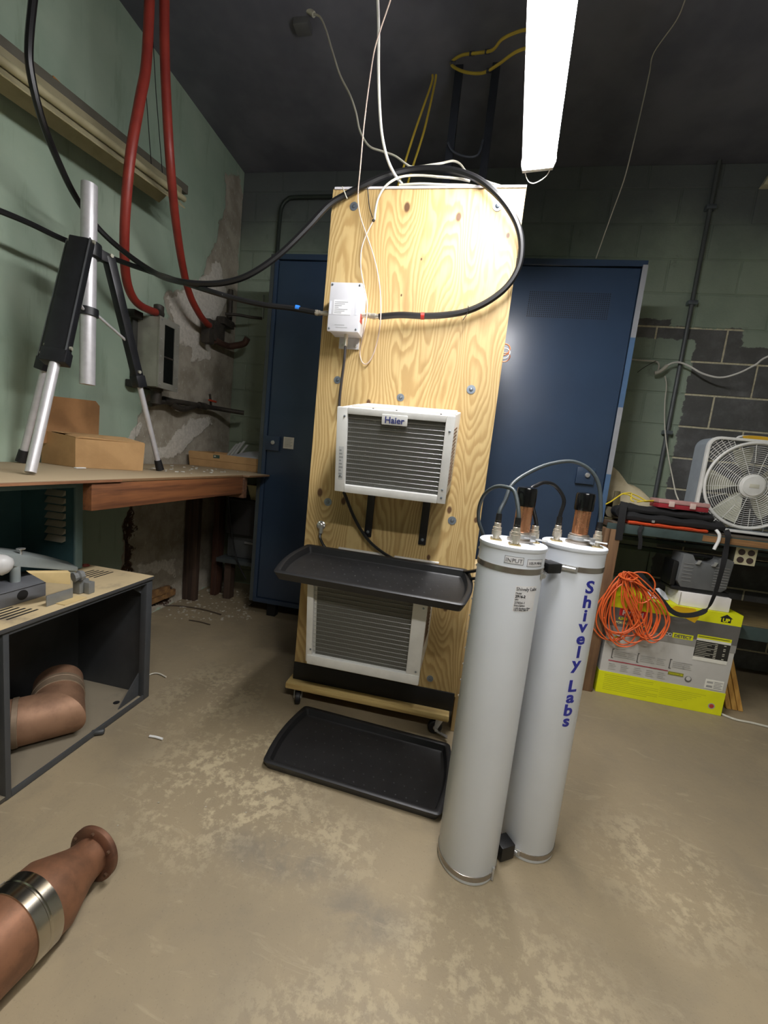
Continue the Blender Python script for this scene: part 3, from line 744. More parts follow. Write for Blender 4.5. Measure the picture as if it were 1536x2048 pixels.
# white and beige leads
cable('thick white cable hanging from the ceiling to the top of the plywood panel', Q((752,-60,1.48),(757,40,1.5),(757,140,1.52),(759,210,1.54),(764,270,1.56),(775,318,1.58),(790,350,1.62),(803,366,1.66),(806,372,1.69)), .0052, WIREW)
thin = Q((800,-60,1.42),(781,0,1.45),(760,62,1.47),(748,105,1.49),(738,170,1.5),(728,250,1.52),(721,330,1.56),(716,390,1.605),(720,430,1.612),(733,470,1.614),(745,505,1.614),(755,545,1.612),
         (761,590,1.595),(761,640,1.56),(755,680,1.6),(745,712,1.614),(733,728,1.616),(723,722,1.616),(720,700,1.612),(727,665,1.55),(733,635,1.545),(734,605,1.553),(728,572,1.60),(722,540,1.614),(722,505,1.615),(729,478,1.615),(742,450,1.614),(748,441,1.612))
cable('thin white wire hanging down the panel in a long narrow loop beside the signal box', thin, .0024, M('pinkish_white_wire', (206,186,172), .45), cat='wire', name='thin_wire')
beige = Q((749,440,1.612),(751,420,1.612),(756,398,1.61),(767,377,1.607),(784,362,1.61),(806,353,1.63),(840,351,1.645),(880,354,1.645),(915,357,1.645),(940,362,1.65))
bgc = cable('beige cable arching over the top edge of the panel down to a cable tie', beige, .0042, WIREB)
part('knot', MB().sphere(PY(747,441,1.612), .006, 8), tie, bgc)
part('cable_tie', MB().tube(Q((735,374,1.612),(737,395,1.616),(739,415,1.615),(745,435,1.61)), .0022, 6), tie, bgc)
for i, (dy, dz) in enumerate(((.018, .009), (.032, .006), (.045, .010))):
    cable(('uppermost', 'middle', 'rearmost')[i] + ' pale cable lying in the bundle along the top edge of the panel',
          [(-.36+.03*i, YP+dy, 2.166+dz), (-.28, YP+dy, 2.170+dz), (-.18, YP+dy+.004, 2.168+dz), (-.10+.02*i, YP+dy+.008, 2.168+dz), (-.03, YP+dy+.01, 2.166)], .0045, (WIREB, WIREW, M('grey_cable', (150,150,150), .5))[i], group='cables bundled on the panel top')
plugc = Q((625,28,1.96),(640,34,1.95),(652,60,1.93),(664,100,1.9),(680,150,1.86),(700,190,1.83),(712,225,1.81),(720,262,1.79),(738,292,1.77),(765,303,1.76),(790,312,1.75),(812,328,1.74),(826,334,1.74),(860,330,1.75),(885,326,1.77),(905,322,1.8),(920,328,1.8),(935,346,1.78),(955,354,1.74),(975,364,1.71),(1000,372,1.69))
pc = cable('grey white cord plugged into the ceiling box and draped behind the panel top', plugc, .0042, WIREB)
part('plug', MB().tube(Q((607,18,1.97),(616,20,1.965),(628,29,1.96)), .011, 10), WIREB, pc)
cb = thing('ceiling_outlet_box', 'small grey outlet box under the dark ceiling left of the lamp', 'box', PY(604,33,1.99))
a = PY(604, 34, 1.99)
part('body', MB().box(a.x-.04, a.x+.035, a.y-.01, a.y+.05, a.z-.035, a.z+.04), M('dull_zinc', (112,112,112), .5, .4), cb, bevel=.006)
part('stem', MB().cyl((a.x, a.y+.02, a.z+.04), (a.x, a.y+.02, ZC), .011), M('dark_conduit', (44,46,50), .5, .4), cb)

# yellow ropes behind the panel and yellow cord under the ceiling
YEL = M('yellow_cord', (196,170,60), .5)
for i, (xa, xb) in enumerate(((862, 806), (869, 824))):
    cable(('left', 'right')[i] + ' yellow rope of the pair running from the ceiling down behind the panel', Q((xa+3,150,2.25),(xa,170,2.24),(xb+24,262,2.16),(xb,338,2.1),(xb-10,372,2.07)), .0055, YEL, cat='rope', name='yellow_rope', group='yellow ropes behind the panel')
yl = cable('loop of yellow cord bound with dark tape under the ceiling beside the lamp', Q((1068,58,2.0),(1040,62,2.0),(1005,78,2.02),(985,100,2.05),(955,106,2.1),(925,110,2.15),(905,122,2.2),(905,132,2.2),(930,144,2.15),(965,146,2.1),(995,130,2.05),(1030,105,2.0),(1065,92,2.0)), .0062, YEL, cat='cord', name='yellow_cable')
for x, y, Y in ((975,103,2.07),(944,107,2.12),(978,141,2.08),(906,126,2.2)):
    p = PY(x, y, Y); part('tape_wrap', MB().cyl(p-Vector((.012,0,0)), p+Vector((.012,0,0)), .0085, n=12), M('dark_tape', (44,46,54), .6), yl)
# hanger frame under the ceiling behind the lamp
hg = thing('ceiling_hanger', 'dark steel hanger frame with two uprights behind the top of the panel', 'hanger', (-.2, 2.3, 2.9))
HGM = M('hanger_steel', (58,62,72), .45, .4)
for x, Y in ((896, 2.25), (968, 2.25)):
    p = PY(x, 330, Y); part('upright', MB().box(p.x-.02, p.x+.02, Y, Y+.04, p.z-.25, ZC), HGM, hg, bevel=.003)
part('hanging_cable', MB().tube(Q((896,285,2.24),(905,302,2.24),(930,313,2.24),(955,310,2.24),(966,280,2.24)), .005, 8), M('slate_cable', (70,76,88), .5), hg)
wl2 = cable('thin white wire hanging from the ceiling to the top of the right blue cabinet', [PZ(x,y,ZC-.004) for x,y in ((1380,-30),(1370,0),(1352,42),(1308,105),(1299,145))] + Q((1287,200,2.4),(1266,290,2.35),(1248,360,2.39),(1222,432,2.42),(1205,480,2.45),(1192,517,2.46)), .0028, WIREB, cat='wire', name='thin_wire')
# conduits on the back wall
cond = M('grey_conduit', (96,100,100), .5, .35)
cr_ = thing('wall_conduit', 'straight grey conduit running up the back wall right of the cabinets', 'conduit', (1.297, 2.93, 1.0))
part('pipe', MB().cyl((1.297, 2.935, .96), (1.297, 2.935, ZC), .0125, n=14), cond, cr_)
for z in (1.5, 2.3, 2.85): part('strap', MB().box(1.27, 1.324, 2.918, 2.953, z-.012, z+.012), ZINC, cr_, bevel=.003)
cl_ = thing('wall_conduit', 'dark conduit bending round behind the left blue cabinet', 'conduit', (-1.49, 2.93, 2.3))
part('pipe', MB().tube([(-.55,2.93,2.925),(-1.0,2.93,2.925),(-1.38,2.93,2.922),(-1.45,2.93,2.905),(-1.487,2.93,2.86),(-1.497,2.93,2.78),(-1.50,2.93,2.4),(-1.505,2.93,.98)], .0135, 12, steps=4), M('dark_conduit2', (58,66,60), .5, .3), cl_)
# lead through the gap on the lower AC and the cord feeding it
cable('black power cord curving down from the upper air conditioner behind the raised tray', Q((688,985,1.52),(694,1000,1.55),(706,1030,1.58),(722,1060,1.6),(742,1086,1.6),(770,1108,1.6),(800,1124,1.6),(840,1138,1.59),(890,1144,1.57),(930,1144,1.5),(965,1138,1.32),(985,1128,1.25)), .0065, CABLE, name='power_cable')
cable('short black cord dropping from the metal cord grip behind the raised tray', [(-.540,1.610,.795)] + Q((640,1075,1.6),(648,1092,1.6),(660,1104,1.6),(672,1118,1.6)), .006, CABLE, name='power_cable')
cable('lower black lead passing between the tray end and the white canisters', Q((880,1168,1.57),(920,1160,1.52),(950,1157,1.4),(975,1157,1.26)), .0055, CABLE, name='power_cable')
wc = thing('wire_bundle', 'short orange and white wire ends sticking out behind the right edge of the panel', 'wires', PY(1012,700,1.66))
for i, m_ in enumerate((M('orange_wire', (214,120,60), .5), WIREW, M('copper_wire', (176,104,70), .4, .6))):
    part('wire', MB().tube(Q((998,692+8*i,1.66),(1012,688+9*i,1.66),(1020,696+8*i,1.66),(1014,708+7*i,1.66),(1000,712+6*i,1.66)), .0022, 6), m_, wc)

# ================================================================== TWIN WHITE CANISTERS (CAVITY FILTER)
CA, CB, RP, HC = Vector((.166, 1.090, 0)), Vector((.350, 1.205, 0)), .084, .952
flt = thing('cavity_filter', 'pair of tall white pipe canisters with copper posts on top, strapped together', 'filter', (.255, 1.15, 0))
BAND = M('steel_band', (168,160,150), .24, .8)
COP = mat_copper('copper_post', (222,162,124), (204,138,98), .16, .85)
BLUE = M('blue_lettering', (42,48,150), .4)
canA = canB = None
for nm, c, lab in (('A', CA, 'front canister with the input labels'), ('B', CB, 'rear canister with blue vertical lettering')):
    cn = part('canister', MB().lathe([(RP-.002,.0),(RP,.003),(RP,HC-.05),(RP,HC-.012)], c, (0,0,1), 72), PVC, flt, label=lab)
    part('end_plate', MB().lathe([(RP+.0015,HC-.012),(RP+.0025,HC-.010),(RP+.0025,HC-.002),(RP+.0005,HC)], c, (0,0,1), 72), PVC, cn)
    bz = HC-.067 if nm == 'A' else HC-.065
    part('steel_band', MB().lathe([(RP+.0003,bz),(RP+.0015,bz+.0006),(RP+.0015,bz+.0144),(RP+.0003,bz+.015)], c, (0,0,1), 72), BAND, cn)
    part('steel_band', MB().lathe([(RP+.0003,.012),(RP+.0015,.0126),(RP+.0015,.0274),(RP+.0003,.028)], c, (0,0,1), 72), BAND, cn)
    if nm == 'A': canA = cn
    else: canB = cn
ab = (CB-CA).normalized(); sd = Vector((ab.y, -ab.x, 0))
for z, hh in ((HC-.074, .027), (.006, .045)):
    b = MB(); p, q = CA+ab*(RP+.001), CB-ab*(RP+.001); off = sd*.028
    w_ = sd*.022
    b.hexa([p+off-w_+Vector((0,0,z)), p+off+w_+Vector((0,0,z)), q+off+w_+Vector((0,0,z)), q+off-w_+Vector((0,0,z))],
           [p+off-w_+Vector((0,0,z+hh)), p+off+w_+Vector((0,0,z+hh)), q+off+w_+Vector((0,0,z+hh)), q+off-w_+Vector((0,0,z+hh))])
    part('spacer_block', b, BLACK, flt, bevel=.003)
def at_pipe(c, deg, z, r=RP):      # deg: turn to the right as seen from the room's middle
    v = Vector((-c.x, -c.y, 0)).normalized(); rt = Vector((-v.y, v.x, 0))
    a_ = math.radians(deg); n_ = v*math.cos(a_) + rt*math.sin(a_)
    return Vector((c.x, c.y, 0)) + n_*r + Vector((0,0,z)), n_
for c, cn, dg, z in ((CB, canB, -2, HC-.058), (CB, canB, -18, .020), (CA, canA, 80, HC-.072)):
    p, n_ = at_pipe(c, dg, z, RP+.004); tn = Vector((-n_.y, n_.x, 0))
    part('band_clamp', MB().cyl(p-tn*.016, p+tn*.016, .006, n=12), STEEL, cn)
    part('clamp_plate', MB().hexa([p-tn*.022-n_*.006-Vector((0,0,.0075)), p+tn*.022-n_*.006-Vector((0,0,.0075)), p+tn*.022-n_*.001-Vector((0,0,.0075)), p-tn*.022-n_*.001-Vector((0,0,.0075))],
                                 [p-tn*.022-n_*.006+Vector((0,0,.0075)), p+tn*.022-n_*.006+Vector((0,0,.0075)), p+tn*.022-n_*.001+Vector((0,0,.0075)), p-tn*.022-n_*.001+Vector((0,0,.0075))]), STEEL, cn)
p, n_ = at_pipe(CA, 62, .012, RP+.003); part('clamp_screw', MB().cyl(p+Vector((0,0,-.008)), p+Vector((0,0,.03)), .0035, n=10), STEEL, canA)
for i in range(10):
    p, n_ = at_pipe(CA, -86, HC-.03-i*.048)
    part('rivet', MB().lathe([(.0035,0),(.003,.002),(.0006,.003)], p, n_, 10), NICKEL, canA)
# the blue vertical lettering, one letter under the other
LET = (('S',1185,1172),('h',1214,1166),('i',1241,1163),('v',1263,1159),('e',1287,1154),('l',1314,1150),('y',1336,1144),('L',1381,1134),('a',1403,1130),('b',1429,1126),('s',1450,1121))
for ch, yb_, xb_ in LET:
    p, n_ = at_pipe(CB, 41, 0); z = PY(xb_, yb_, p.y).z
    write('letter', ch, .0475, BLUE, canB, (p.x, p.y, z), (1,0,0), (0,0,1), bold=.0012, bend=(CB.x, CB.y, RP), sx=1.22)
def wrap_label(dg, z, w_, h, lines, frame=True):
    p, n_ = at_pipe(CA, dg, z); lb = MB(); k = 12
    def patch(a0, a1, z0, z1, rr):
        m_ = max(1, int(k*abs(a1-a0)/(w_/RP)));  vs = []
        v = Vector((-CA.x, -CA.y, 0)).normalized(); rt = Vector((-v.y, v.x, 0))
        for i in range(m_+1):
            a_ = math.radians(dg) + a0+(a1-a0)*i/m_; q = Vector((CA.x,CA.y,0)) + (v*math.cos(a_)+rt*math.sin(a_))*rr
            vs += [q+Vector((0,0,z0)), q+Vector((0,0,z1))]
        return vs, [(2*i, 2*i+2, 2*i+3, 2*i+1) for i in range(m_)]
    ha = w_/2/RP
    lbp = part('label', MB().add(*patch(-ha, ha, z-h/2, z+h/2, RP+.0004)), M('label_white', (232,232,234), .5), canA)
    if frame:
        f_ = MB(); t_ = .0011
        for a0, a1, z0, z1 in ((-ha,ha,z+h/2-t_,z+h/2),(-ha,ha,z-h/2,z-h/2+t_),(-ha,-ha+t_/RP,z-h/2,z+h/2),(ha-t_/RP,ha,z-h/2,z+h/2)): f_.add(*patch(a0,a1,z0,z1,RP+.0008))
        part('border', f_, INK, lbp)
    for body, size, dx, dz, bold in lines:
        q, _ = at_pipe(CA, dg + math.degrees(dx/RP), z+dz)
        write('lettering', body, size, INK if not bold else BLK_INK, lbp, q, (1,0,0), (0,0,1), bold=bold, bend=(CA.x, CA.y, RP+.0004), align='CENTER' if dx == 0 else 'LEFT')
    return lbp
wrap_label(6, HC-.033, .046, .019, [('INPUT', .0145, 0, -.0052, 0)])
wrap_label(45, HC-.036, .050, .019, [('105.9 MHz', .0098, 0, -.0036, 0)])
lp = wrap_label(36, HC-.128, .062, .066, [('Shively Labs', .0125, -.029, .021, 0), ('Model', .006, -.029, .0125, 0), ('2916-2', .0095, -.029, .003, .0001), ('S/N', .006, -.029, -.004, 0),
       ('27024-1', .0085, -.029, -.013, 0), ('Description', .006, -.029, -.019, 0), ('1-5/8 Bandpass Filter', .0055, -.029, -.026, 0), ('105.9 MHz 200 W', .0055, -.029, -.031, 0)], frame=False)
# tops: copper tuning posts, clamps, connectors and jumper cables
def post(c, dx, dy, cn):
    b = c + Vector((dx, dy, HC)); H = .135
    part('tuning_post', MB().lathe([(.0215,0),(.0215,H)], b, (0,0,1), 32), COP, cn)
    part('post_cap', MB().lathe([(.0245,H-.040),(.0255,H-.036),(.0255,H+.004),(.0235,H+.009),(.012,H+.0115),(.001,H+.012)], b, (0,0,1), 32), M('gloss_black_cap', (12,12,13), .2), cn)
    part('post_collar', MB().lathe([(.034,0),(.034,.006),(.0265,.007),(.0265,.026),(.0222,.028)], b, (0,0,1), 32), M('tinned_collar', (186,176,164), .35, .9), cn)
    part('collar_clamp', MB().lathe([(.0270,.010),(.029,.011),(.029,.021),(.027,.022)], b, (0,0,1), 32), STEEL, cn)
    part('clamp_screw', MB().cyl(b+Vector((.005,-.031,.016)), b+Vector((.06,-.05,.016)), .0022, n=8), STEEL, cn)
    part('clamp_lug', MB().box(b.x+.018, b.x+.032, b.y-.042, b.y-.026, b.z+.008, b.z+.024), STEEL, cn, bevel=.002)
def connector(c, dx, dy, cn, tall=.052):
    b = c + Vector((dx, dy, HC))
    pl = MB(); pl.box(b.x-.0145, b.x+.0145, b.y-.0145, b.y+.0145, b.z, b.z+.003)
    part('connector_flange', pl, M('brass_flange', (206,184,130), .35, .9), cn, bevel=.001)
    for sx in (-.0105, .0105):
        for sy in (-.0105, .0105): part('screw_head', MB().lathe([(.003,0),(.0026,.002),(.0005,.0026)], (b.x+sx, b.y+sy, b.z+.003), (0,0,1), 8), NICKEL, cn)
    part('connector', MB().lathe([(.0085,.003),(.0085,.012),(.0125,.013),(.0125,.026),(.0105,.027),(.0115,.028),(.0115,.034),(.009,.035),(.009,.045),(.0078,.046),(.0078,tall)], b, (0,0,1), 20), NICKEL, cn)
    return b + Vector((0,0,tall-.006))
post(CA, .020, .022, canA); post(CB, .012, .010, canB)
k1 = connector(CA, -.004, -.052, canA); k2 = connector(CA, -.046, -.006, canA)
k3 = connector(CB, -.050, .000, canB); k4 = connector(CB, .052, -.018, canB); k5 = connector(CA, .056, .030, canA, .03)
JUMP = M('jumper_jacket', (66,74,76), .4)
def jumper(lab, a, mids, b, r=.0052, mat=JUMP):
    up = Vector((0,0,.03)); pts = [a, a+up] + mids + ([b+up, b] if b is not None else [])
    j = part('jumper_cable', MB().tube(pts, r, 10), mat, flt, label=lab)
    part('boot', MB().cyl(a-Vector((0,0,.002)), a+Vector((0,0,.024)), .0082, .0072, n=14), BLACK, j)
    if b is not None: part('boot', MB().cyl(b-Vector((0,0,.002)), b+Vector((0,0,.024)), .0082, .0072, n=14), BLACK, j)
jumper('jumper from the front connector arching left and down behind the canister', k1, Q((1030,985,1.06),(1012,974,1.08),(990,974,1.11),(970,988,1.14),(959,1012,1.17),(957,1040,1.19),(966,1068,1.2),(975,1095,1.21)), None)
jumper('long jumper arching over from the front canister to the rear one', k2, Q((1011,1000,1.10),(1025,968,1.12),(1060,944,1.16),(1100,928,1.19),(1145,923,1.2),(1180,940,1.2),(1199,975,1.195)), k4)
jumper('short black jumper between the two canisters', k5, Q((1060,985,1.14),(1075,970,1.16),(1092,965,1.18),(1112,973,1.2),(1128,1000,1.205)), k3, mat=CABLE)

# ================================================================== COPPER COAX ELBOW AND REDUCER
COPW = mat_copper('brown_copper', (142,100,74), (112,80,60), .42, .5)
COPD = mat_copper('dusty_copper', (158,122,96), (132,100,78), .48)
rd = thing('copper_reducer', 'large copper pipe reducer with end flange lying on the floor at lower left', 'pipe', (-.78, .55, 0))
ax0, ax1 = PZ(193, 1702, .068), PZ(10, 1872, .083)
ad = (ax1-ax0).normalized()
RR = .083
part('flange', MB().lathe([(.026,0),(.066,.0),(.068,.002),(.068,.012),(.066,.014),(.050,.016)], ax0, ad, 48), mat_copper('dark_flange', (120,84,64), (86,60,48), .4), rd)
rb = part('reducer_cone', MB().lathe([(.046,.012),(.048,.035),(.053,.055),(RR,.120),(RR,.17),(RR,.32),(RR,.62),(RR-.006,.62)], ax0, ad, 64), COPW, rd)
bandm = M('tin_band', (196,190,176), .2, 1.0)
part('steel_band', MB().lathe([(RR+.0005,.150),(RR+.003,.151),(RR+.003,.172),(RR+.0012,.174),(RR+.0012,.177),(RR+.003,.179),(RR+.003,.201),(RR+.0005,.202)], ax0, ad, 64), bandm, rd)
u_, w2 = MB.frame(ad)
tp_ = Vector((0,0,1)) - ad*ad.z; tp_.normalize(); sv = ad.cross(tp_)
p = ax0 + ad*.176 + (sv*-.93+tp_*.36)*(RR+.006)
if (ax0+ad*.24 + sv*RR).x < (ax0+ad*.24 - sv*RR).x: p = ax0 + ad*.176 + (sv*.93+tp_*.36)*(RR+.006)
part('band_bolt', MB().cyl(p-ad*.026, p+ad*.026, .005, n=12), STEEL, rd)
for a_ in range(6):
    q = ax0 + ad*.0145 + (u_*math.cos(a_*PI/3+.5)+w2*math.sin(a_*PI/3+.5))*.0585
    part('flange_bolt', MB().cyl(q, q+ad*.006, .0045, n=6), M('bolt_brown', (110,84,66), .5, .6), rd)

# ================================================================== LEFT WORKBENCH AND WHAT STANDS ON IT
BZ = .96
DUSTW = mat_dusty('dusty_bench_board', (126,96,66), (172,154,124), .85)
bench = thing('workbench', 'long dusty wooden workbench along the left wall', 'bench', (-1.5, 1.5, 0))
bt = MB(); bt.prism([(-1.812,.20,BZ-.012),(-1.204,.20,BZ-.012),(-1.204,2.12,BZ-.012),(-1.17,2.13,BZ-.012),(-1.17,2.385,BZ-.012),(-1.268,2.385,BZ-.012),(-1.268,2.94,BZ-.012),(-1.812,2.94,BZ-.012)], (0,0,.012))
part('bench_top', bt, DUSTW, bench, bevel=.003)
for i, (y0, y1) in enumerate(((.2,.78),(.785,1.27))):
    part('edge_ply', MB().box(-1.2035, -1.199, y0, y1, BZ-.011+.001*i, BZ-.003), mat_lumber('ply_edge', (152,108,74), (112,70,48), 'Y'), bench)
part('front_rail', MB().box(-1.242, -1.206, 1.152, 2.125, BZ-.108, BZ-.0125), mat_lumber('red_brown_beam', (132,84,50), (88,54,34), 'Y', .55), bench, bevel=.003)
part('cross_rail', MB().box(-1.78, -1.20, 2.128, 2.165, BZ-.135, BZ-.0125), mat_lumber('brown_beam', (110,78,54), (74,50,36), 'X'), bench, bevel=.003)
BRN = mat_lumber('dark_brown_post', (78,60,48), (50,38,32), 'Z')
part('post', MB().box(-1.812, -1.712, 2.46, 2.50, .0, BZ-.012), BRN, bench, bevel=.004)
part('post', MB().box(-1.70, -1.655, 2.62, 2.70, .0, BZ-.012), mat_lumber('red_brown_post', (92,58,42), (58,38,30), 'Z'), bench, bevel=.004)
part('post', MB().box(-1.30, -1.22, .22, .30, 0, BZ-.012), BRN, bench, bevel=.004)

# survey tripod
tp = thing('tripod', 'black and silver tripod standing on the left workbench', 'tripod', (-1.52, 1.41, BZ))
TPB = M('tripod_black', (30,31,34), .42, c2=(24,24,27), ns=20)
c0 = Vector((-1.50, 1.408, 0))
col_t = MB().lathe([(.0235,1.303),(.0265,1.303),(.0265,2.04),(.0235,2.04),(.0235,2.0)], c0, (0,0,1), 32)
part('column', col_t, ALU, tp)
hub = MB().lathe([(.030,1.78),(.042,1.785),(.042,1.835),(.030,1.84)], c0, (0,0,1), 24)
hubo = part('hub', hub, TPB, tp, bevel=.002)
clr = part('collar', MB().lathe([(.028,1.565),(.035,1.567),(.035,1.595),(.028,1.597)], c0, (0,0,1), 24), TPB, tp)
feet = [Vector((-1.362, 1.077, BZ+.004)), Vector((-1.437, 1.748, BZ+.005)), Vector((-1.765, 1.36, BZ+.005))]
for i, ft in enumerate(feet):
    out = Vector((ft.x-c0.x, ft.y-c0.y, 0)).normalized(); s = Vector((-out.y, out.x, 0))
    top = c0 + out*(.048 if i != 1 else .075) + Vector((0,0,1.822))
    part('hub_arm', MB().hexa([c0+out*.025-s*.016+Vector((0,0,1.79)), c0+out*.025+s*.016+Vector((0,0,1.79)), top+out*.012+s*.016-Vector((0,0,.03)), top+out*.012-s*.016-Vector((0,0,.03))],
                              [c0+out*.025-s*.016+Vector((0,0,1.83)), c0+out*.025+s*.016+Vector((0,0,1.83)), top+out*.012+s*.016+Vector((0,0,.006)), top+out*.012-s*.016+Vector((0,0,.006))]), TPB, tp, bevel=.003)
    d = (ft-top); L = d.length; d.normalize(); nrm = d.cross(s).normalized()
    ub = top + d*(L*.53)
    hw, hd = (.036, .016) if i == 0 else ((.018, .018) if i == 1 else (.028, .014))
    up_ = part('upper_leg', MB().hexa([ub-s*hw-nrm*hd, ub+s*hw-nrm*hd, ub+s*hw+nrm*hd, ub-s*hw+nrm*hd], [top-s*hw-nrm*hd, top+s*hw-nrm*hd, top+s*hw+nrm*hd, top-s*hw+nrm*hd]), TPB, tp, bevel=.004)
    part('edge_rib', MB().hexa([ub+s*(hw-.004)+nrm*hd, ub+s*hw+nrm*hd, ub+s*hw+nrm*(hd+.004), ub+s*(hw-.004)+nrm*(hd+.004)], [top+s*(hw-.004)+nrm*hd, top+s*hw+nrm*hd, top+s*hw+nrm*(hd+.004), top+s*(hw-.004)+nrm*(hd+.004)]), M('rib_silver', (120,122,126), .4, .6), up_)
    part('leg_clamp', MB().hexa([ub+d*.03-s*(hw+.004)-nrm*(hd+.004), ub+d*.03+s*(hw+.004)-nrm*(hd+.004), ub+d*.03+s*(hw+.004)+nrm*(hd+.004), ub+d*.03-s*(hw+.004)+nrm*(hd+.004)],
                               [ub-d*.02-s*(hw+.004)-nrm*(hd+.004), ub-d*.02+s*(hw+.004)-nrm*(hd+.004), ub-d*.02+s*(hw+.004)+nrm*(hd+.004), ub-d*.02-s*(hw+.004)+nrm*(hd+.004)]), TPB, up_, bevel=.004)
    r_ = (.0155, .0115, .0125)[i]
    lt_ = part('lower_leg', MB().cyl(ub-d*.04, ft-d*.004, r_, n=20), ALU, tp)
    if i: part('rubber_foot', MB().cyl(ft-d*.05, ft-d*.001, r_+.004, r_+.007, n=18), RUBBER, lt_)
    a_ = c0 + out*.038 + Vector((0,0,1.58)); b_ = top + d*(L*(.36 if i == 1 else .24)) - nrm*0
    part('brace', MB().cyl(a_, b_, .0055, n=10), ALU, tp)
    for q in (top, ub-d*.035): part('bolt', MB().cyl(q-s*(hw+.006), q+s*(hw+.006), .007, n=12), M('pale_bolt', (190,188,170), .4, .5), up_)

# open carton on the bench
ct = thing('cardboard_carton', 'crumpled brown cardboard carton with one flap up behind the tripod', 'box', (-1.6, 1.6, BZ))
A0, A1 = Vector((-1.590, 1.440, BZ)), Vector((-1.440, 1.640, BZ))
fd = (A1-A0).normalized(); bd = Vector((-.99, .10, 0)); W_, D_, H_ = (A1-A0).length, .195, .132
def CX(u, v, z): return A0 + fd*u + bd*v + Vector((0,0,z))
def sheet(mb, pts, n_, t_=.004): return mb.prism(pts, Vector(n_)*t_)
part('carton_side', sheet(MB(), [CX(0,0,0.001), CX(W_,0,0.001), CX(W_+.004,-.004,H_-.004), CX(.02,.006,H_+.002), CX(0,0,H_-.008)], bd), CARD, ct)
part('carton_side', sheet(MB(), [CX(0,.004,0.001), CX(0,D_,0.001), CX(-.004,D_,H_+.012), CX(.0,.004,H_-.006)], fd), CARD, ct)
part('carton_side', sheet(MB(), [CX(W_-.004,.004,0.001), CX(W_-.004,D_,0.001), CX(W_-.004,D_,H_), CX(W_,.004,H_-.006)], fd), CARD, ct)
part('carton_side', sheet(MB(), [CX(0,D_,0.001), CX(W_,D_,0.001), CX(W_,D_,H_), CX(0,D_,H_+.012)], bd), CARD, ct)
part('carton_flap', sheet(MB(), [CX(.0,.0,H_-.006), CX(W_,-.004,H_-.004), CX(W_*.96,.10,H_+.012), CX(.06,.105,H_+.004), CX(.0,.06,H_+.0)], Vector((0,0,1)), .003), CARD, ct)
part('carton_flap', sheet(MB(), [CX(.0,D_,H_+.010), CX(W_,D_,H_), CX(W_*.97,.095,H_+.012), CX(.10,.10,H_+.002)], Vector((0,0,1)), .003), CARD, ct)
q = [PX(x, y, -1.755) for x, y in ((72,868),(86,790),(190,802),(198,812),(196,858))]
part('carton_flap', sheet(MB(), [q[0]-Vector((0,0,.04)), q[1], q[2], q[3], q[4]-Vector((0,0,.05))], Vector((1,0,0)), .004), M('worn_card', (164,120,76), .85, c2=(140,102,64), ns=5), ct)
part('torn_end', sheet(MB(), [CX(W_+.002,.02,.0), CX(W_+.035,.06,.0), CX(W_+.04,.06,.05), CX(W_+.022,.04,.075), CX(W_+.03,.05,.10), CX(W_+.004,.02,.115)], bd, .004), CARD, ct)
tpq = MB(); tpq.hexa([CX(.03,-.0006,.075), CX(.05,-.0006,.075), CX(.05,-.0001,.075), CX(.03,-.0001,.075)], [CX(.03,-.0006,.082), CX(.05,-.0006,.082), CX(.05,-.0001,.082), CX(.03,-.0001,.082)])
sp_ = thing('white_chip', 'small white plastic sliver lying against the foot of the carton', 'scrap', A0+Vector((.03,-.05,0)))
part('sliver', MB().box(-1.555, -1.540, 1.40, 1.445, BZ+.001, BZ+.006), WHITE, sp_, bevel=.002)
# long flat carton at the far end with foam sheets
fc = thing('flat_carton', 'long flat brown carton at the far end of the bench with a small printed mark', 'box', (-1.5, 2.6, BZ))
b0, b1 = Vector((-1.775, 2.43, BZ)), Vector((-1.27, 2.465, BZ)); u_ = (b1-b0).normalized(); v_ = Vector((-u_.y, u_.x, 0))
B = lambda u, v, z: b0 + u_*u + v_*v + Vector((0,0,z))
Lb = (b1-b0).length
part('carton_front', sheet(MB(), [B(0,0,.001), B(Lb,0,.001), B(Lb,0,.088), B(0,0,.098), B(-.012,0,.09)], v_), CARD, fc)
part('carton_back', sheet(MB(), [B(0,.3,.001), B(Lb,.3,.001), B(Lb,.3,.10), B(0,.3,.10)], v_), CARD, fc)
part('carton_bottom', MB().prism([B(0,.004,.001), B(Lb,.004,.001), B(Lb,.3,.001), B(0,.3,.001)], (0,0,.003)), CARD, fc)
part('carton_end', sheet(MB(), [B(0,.004,.004), B(0,.3,.004), B(0,.3,.10), B(0,.004,.096)], u_), CARD, fc)
part('fold_line', MB().hexa([B(.0,-.0008,.047),B(Lb,-.0008,.043),B(Lb,0,.043),B(0,0,.047)], [B(.0,-.0008,.049),B(Lb,-.0008,.045),B(Lb,0,.045),B(0,0,.049)]), M('card_crease', (120,86,52), .9), fc)
mk = MB(); m0 = B(.165, -.001, .064)
mk.hexa([m0, m0+u_*.045, m0+u_*.045+v_*.0008, m0+v_*.0008], [m0+Vector((0,0,.022)), m0+u_*.045+Vector((0,0,.022)), m0+u_*.045+v_*.0008+Vector((0,0,.022)), m0+v_*.0008+Vector((0,0,.022))])
mkp = part('printed_mark', mk, M('mark_green', (58,84,70), .7), fc)
part('print', MB().box(m0.x+.006, m0.x+.020, m0.y-.0018, m0.y-.0004, m0.z+.008, m0.z+.017), M('mark_pale', (196,190,170), .7), mkp)
fm = thing('foam_sheet', 'white foam sheet lying in the long flat carton', 'foam', (-1.35, 2.6, BZ+.06))
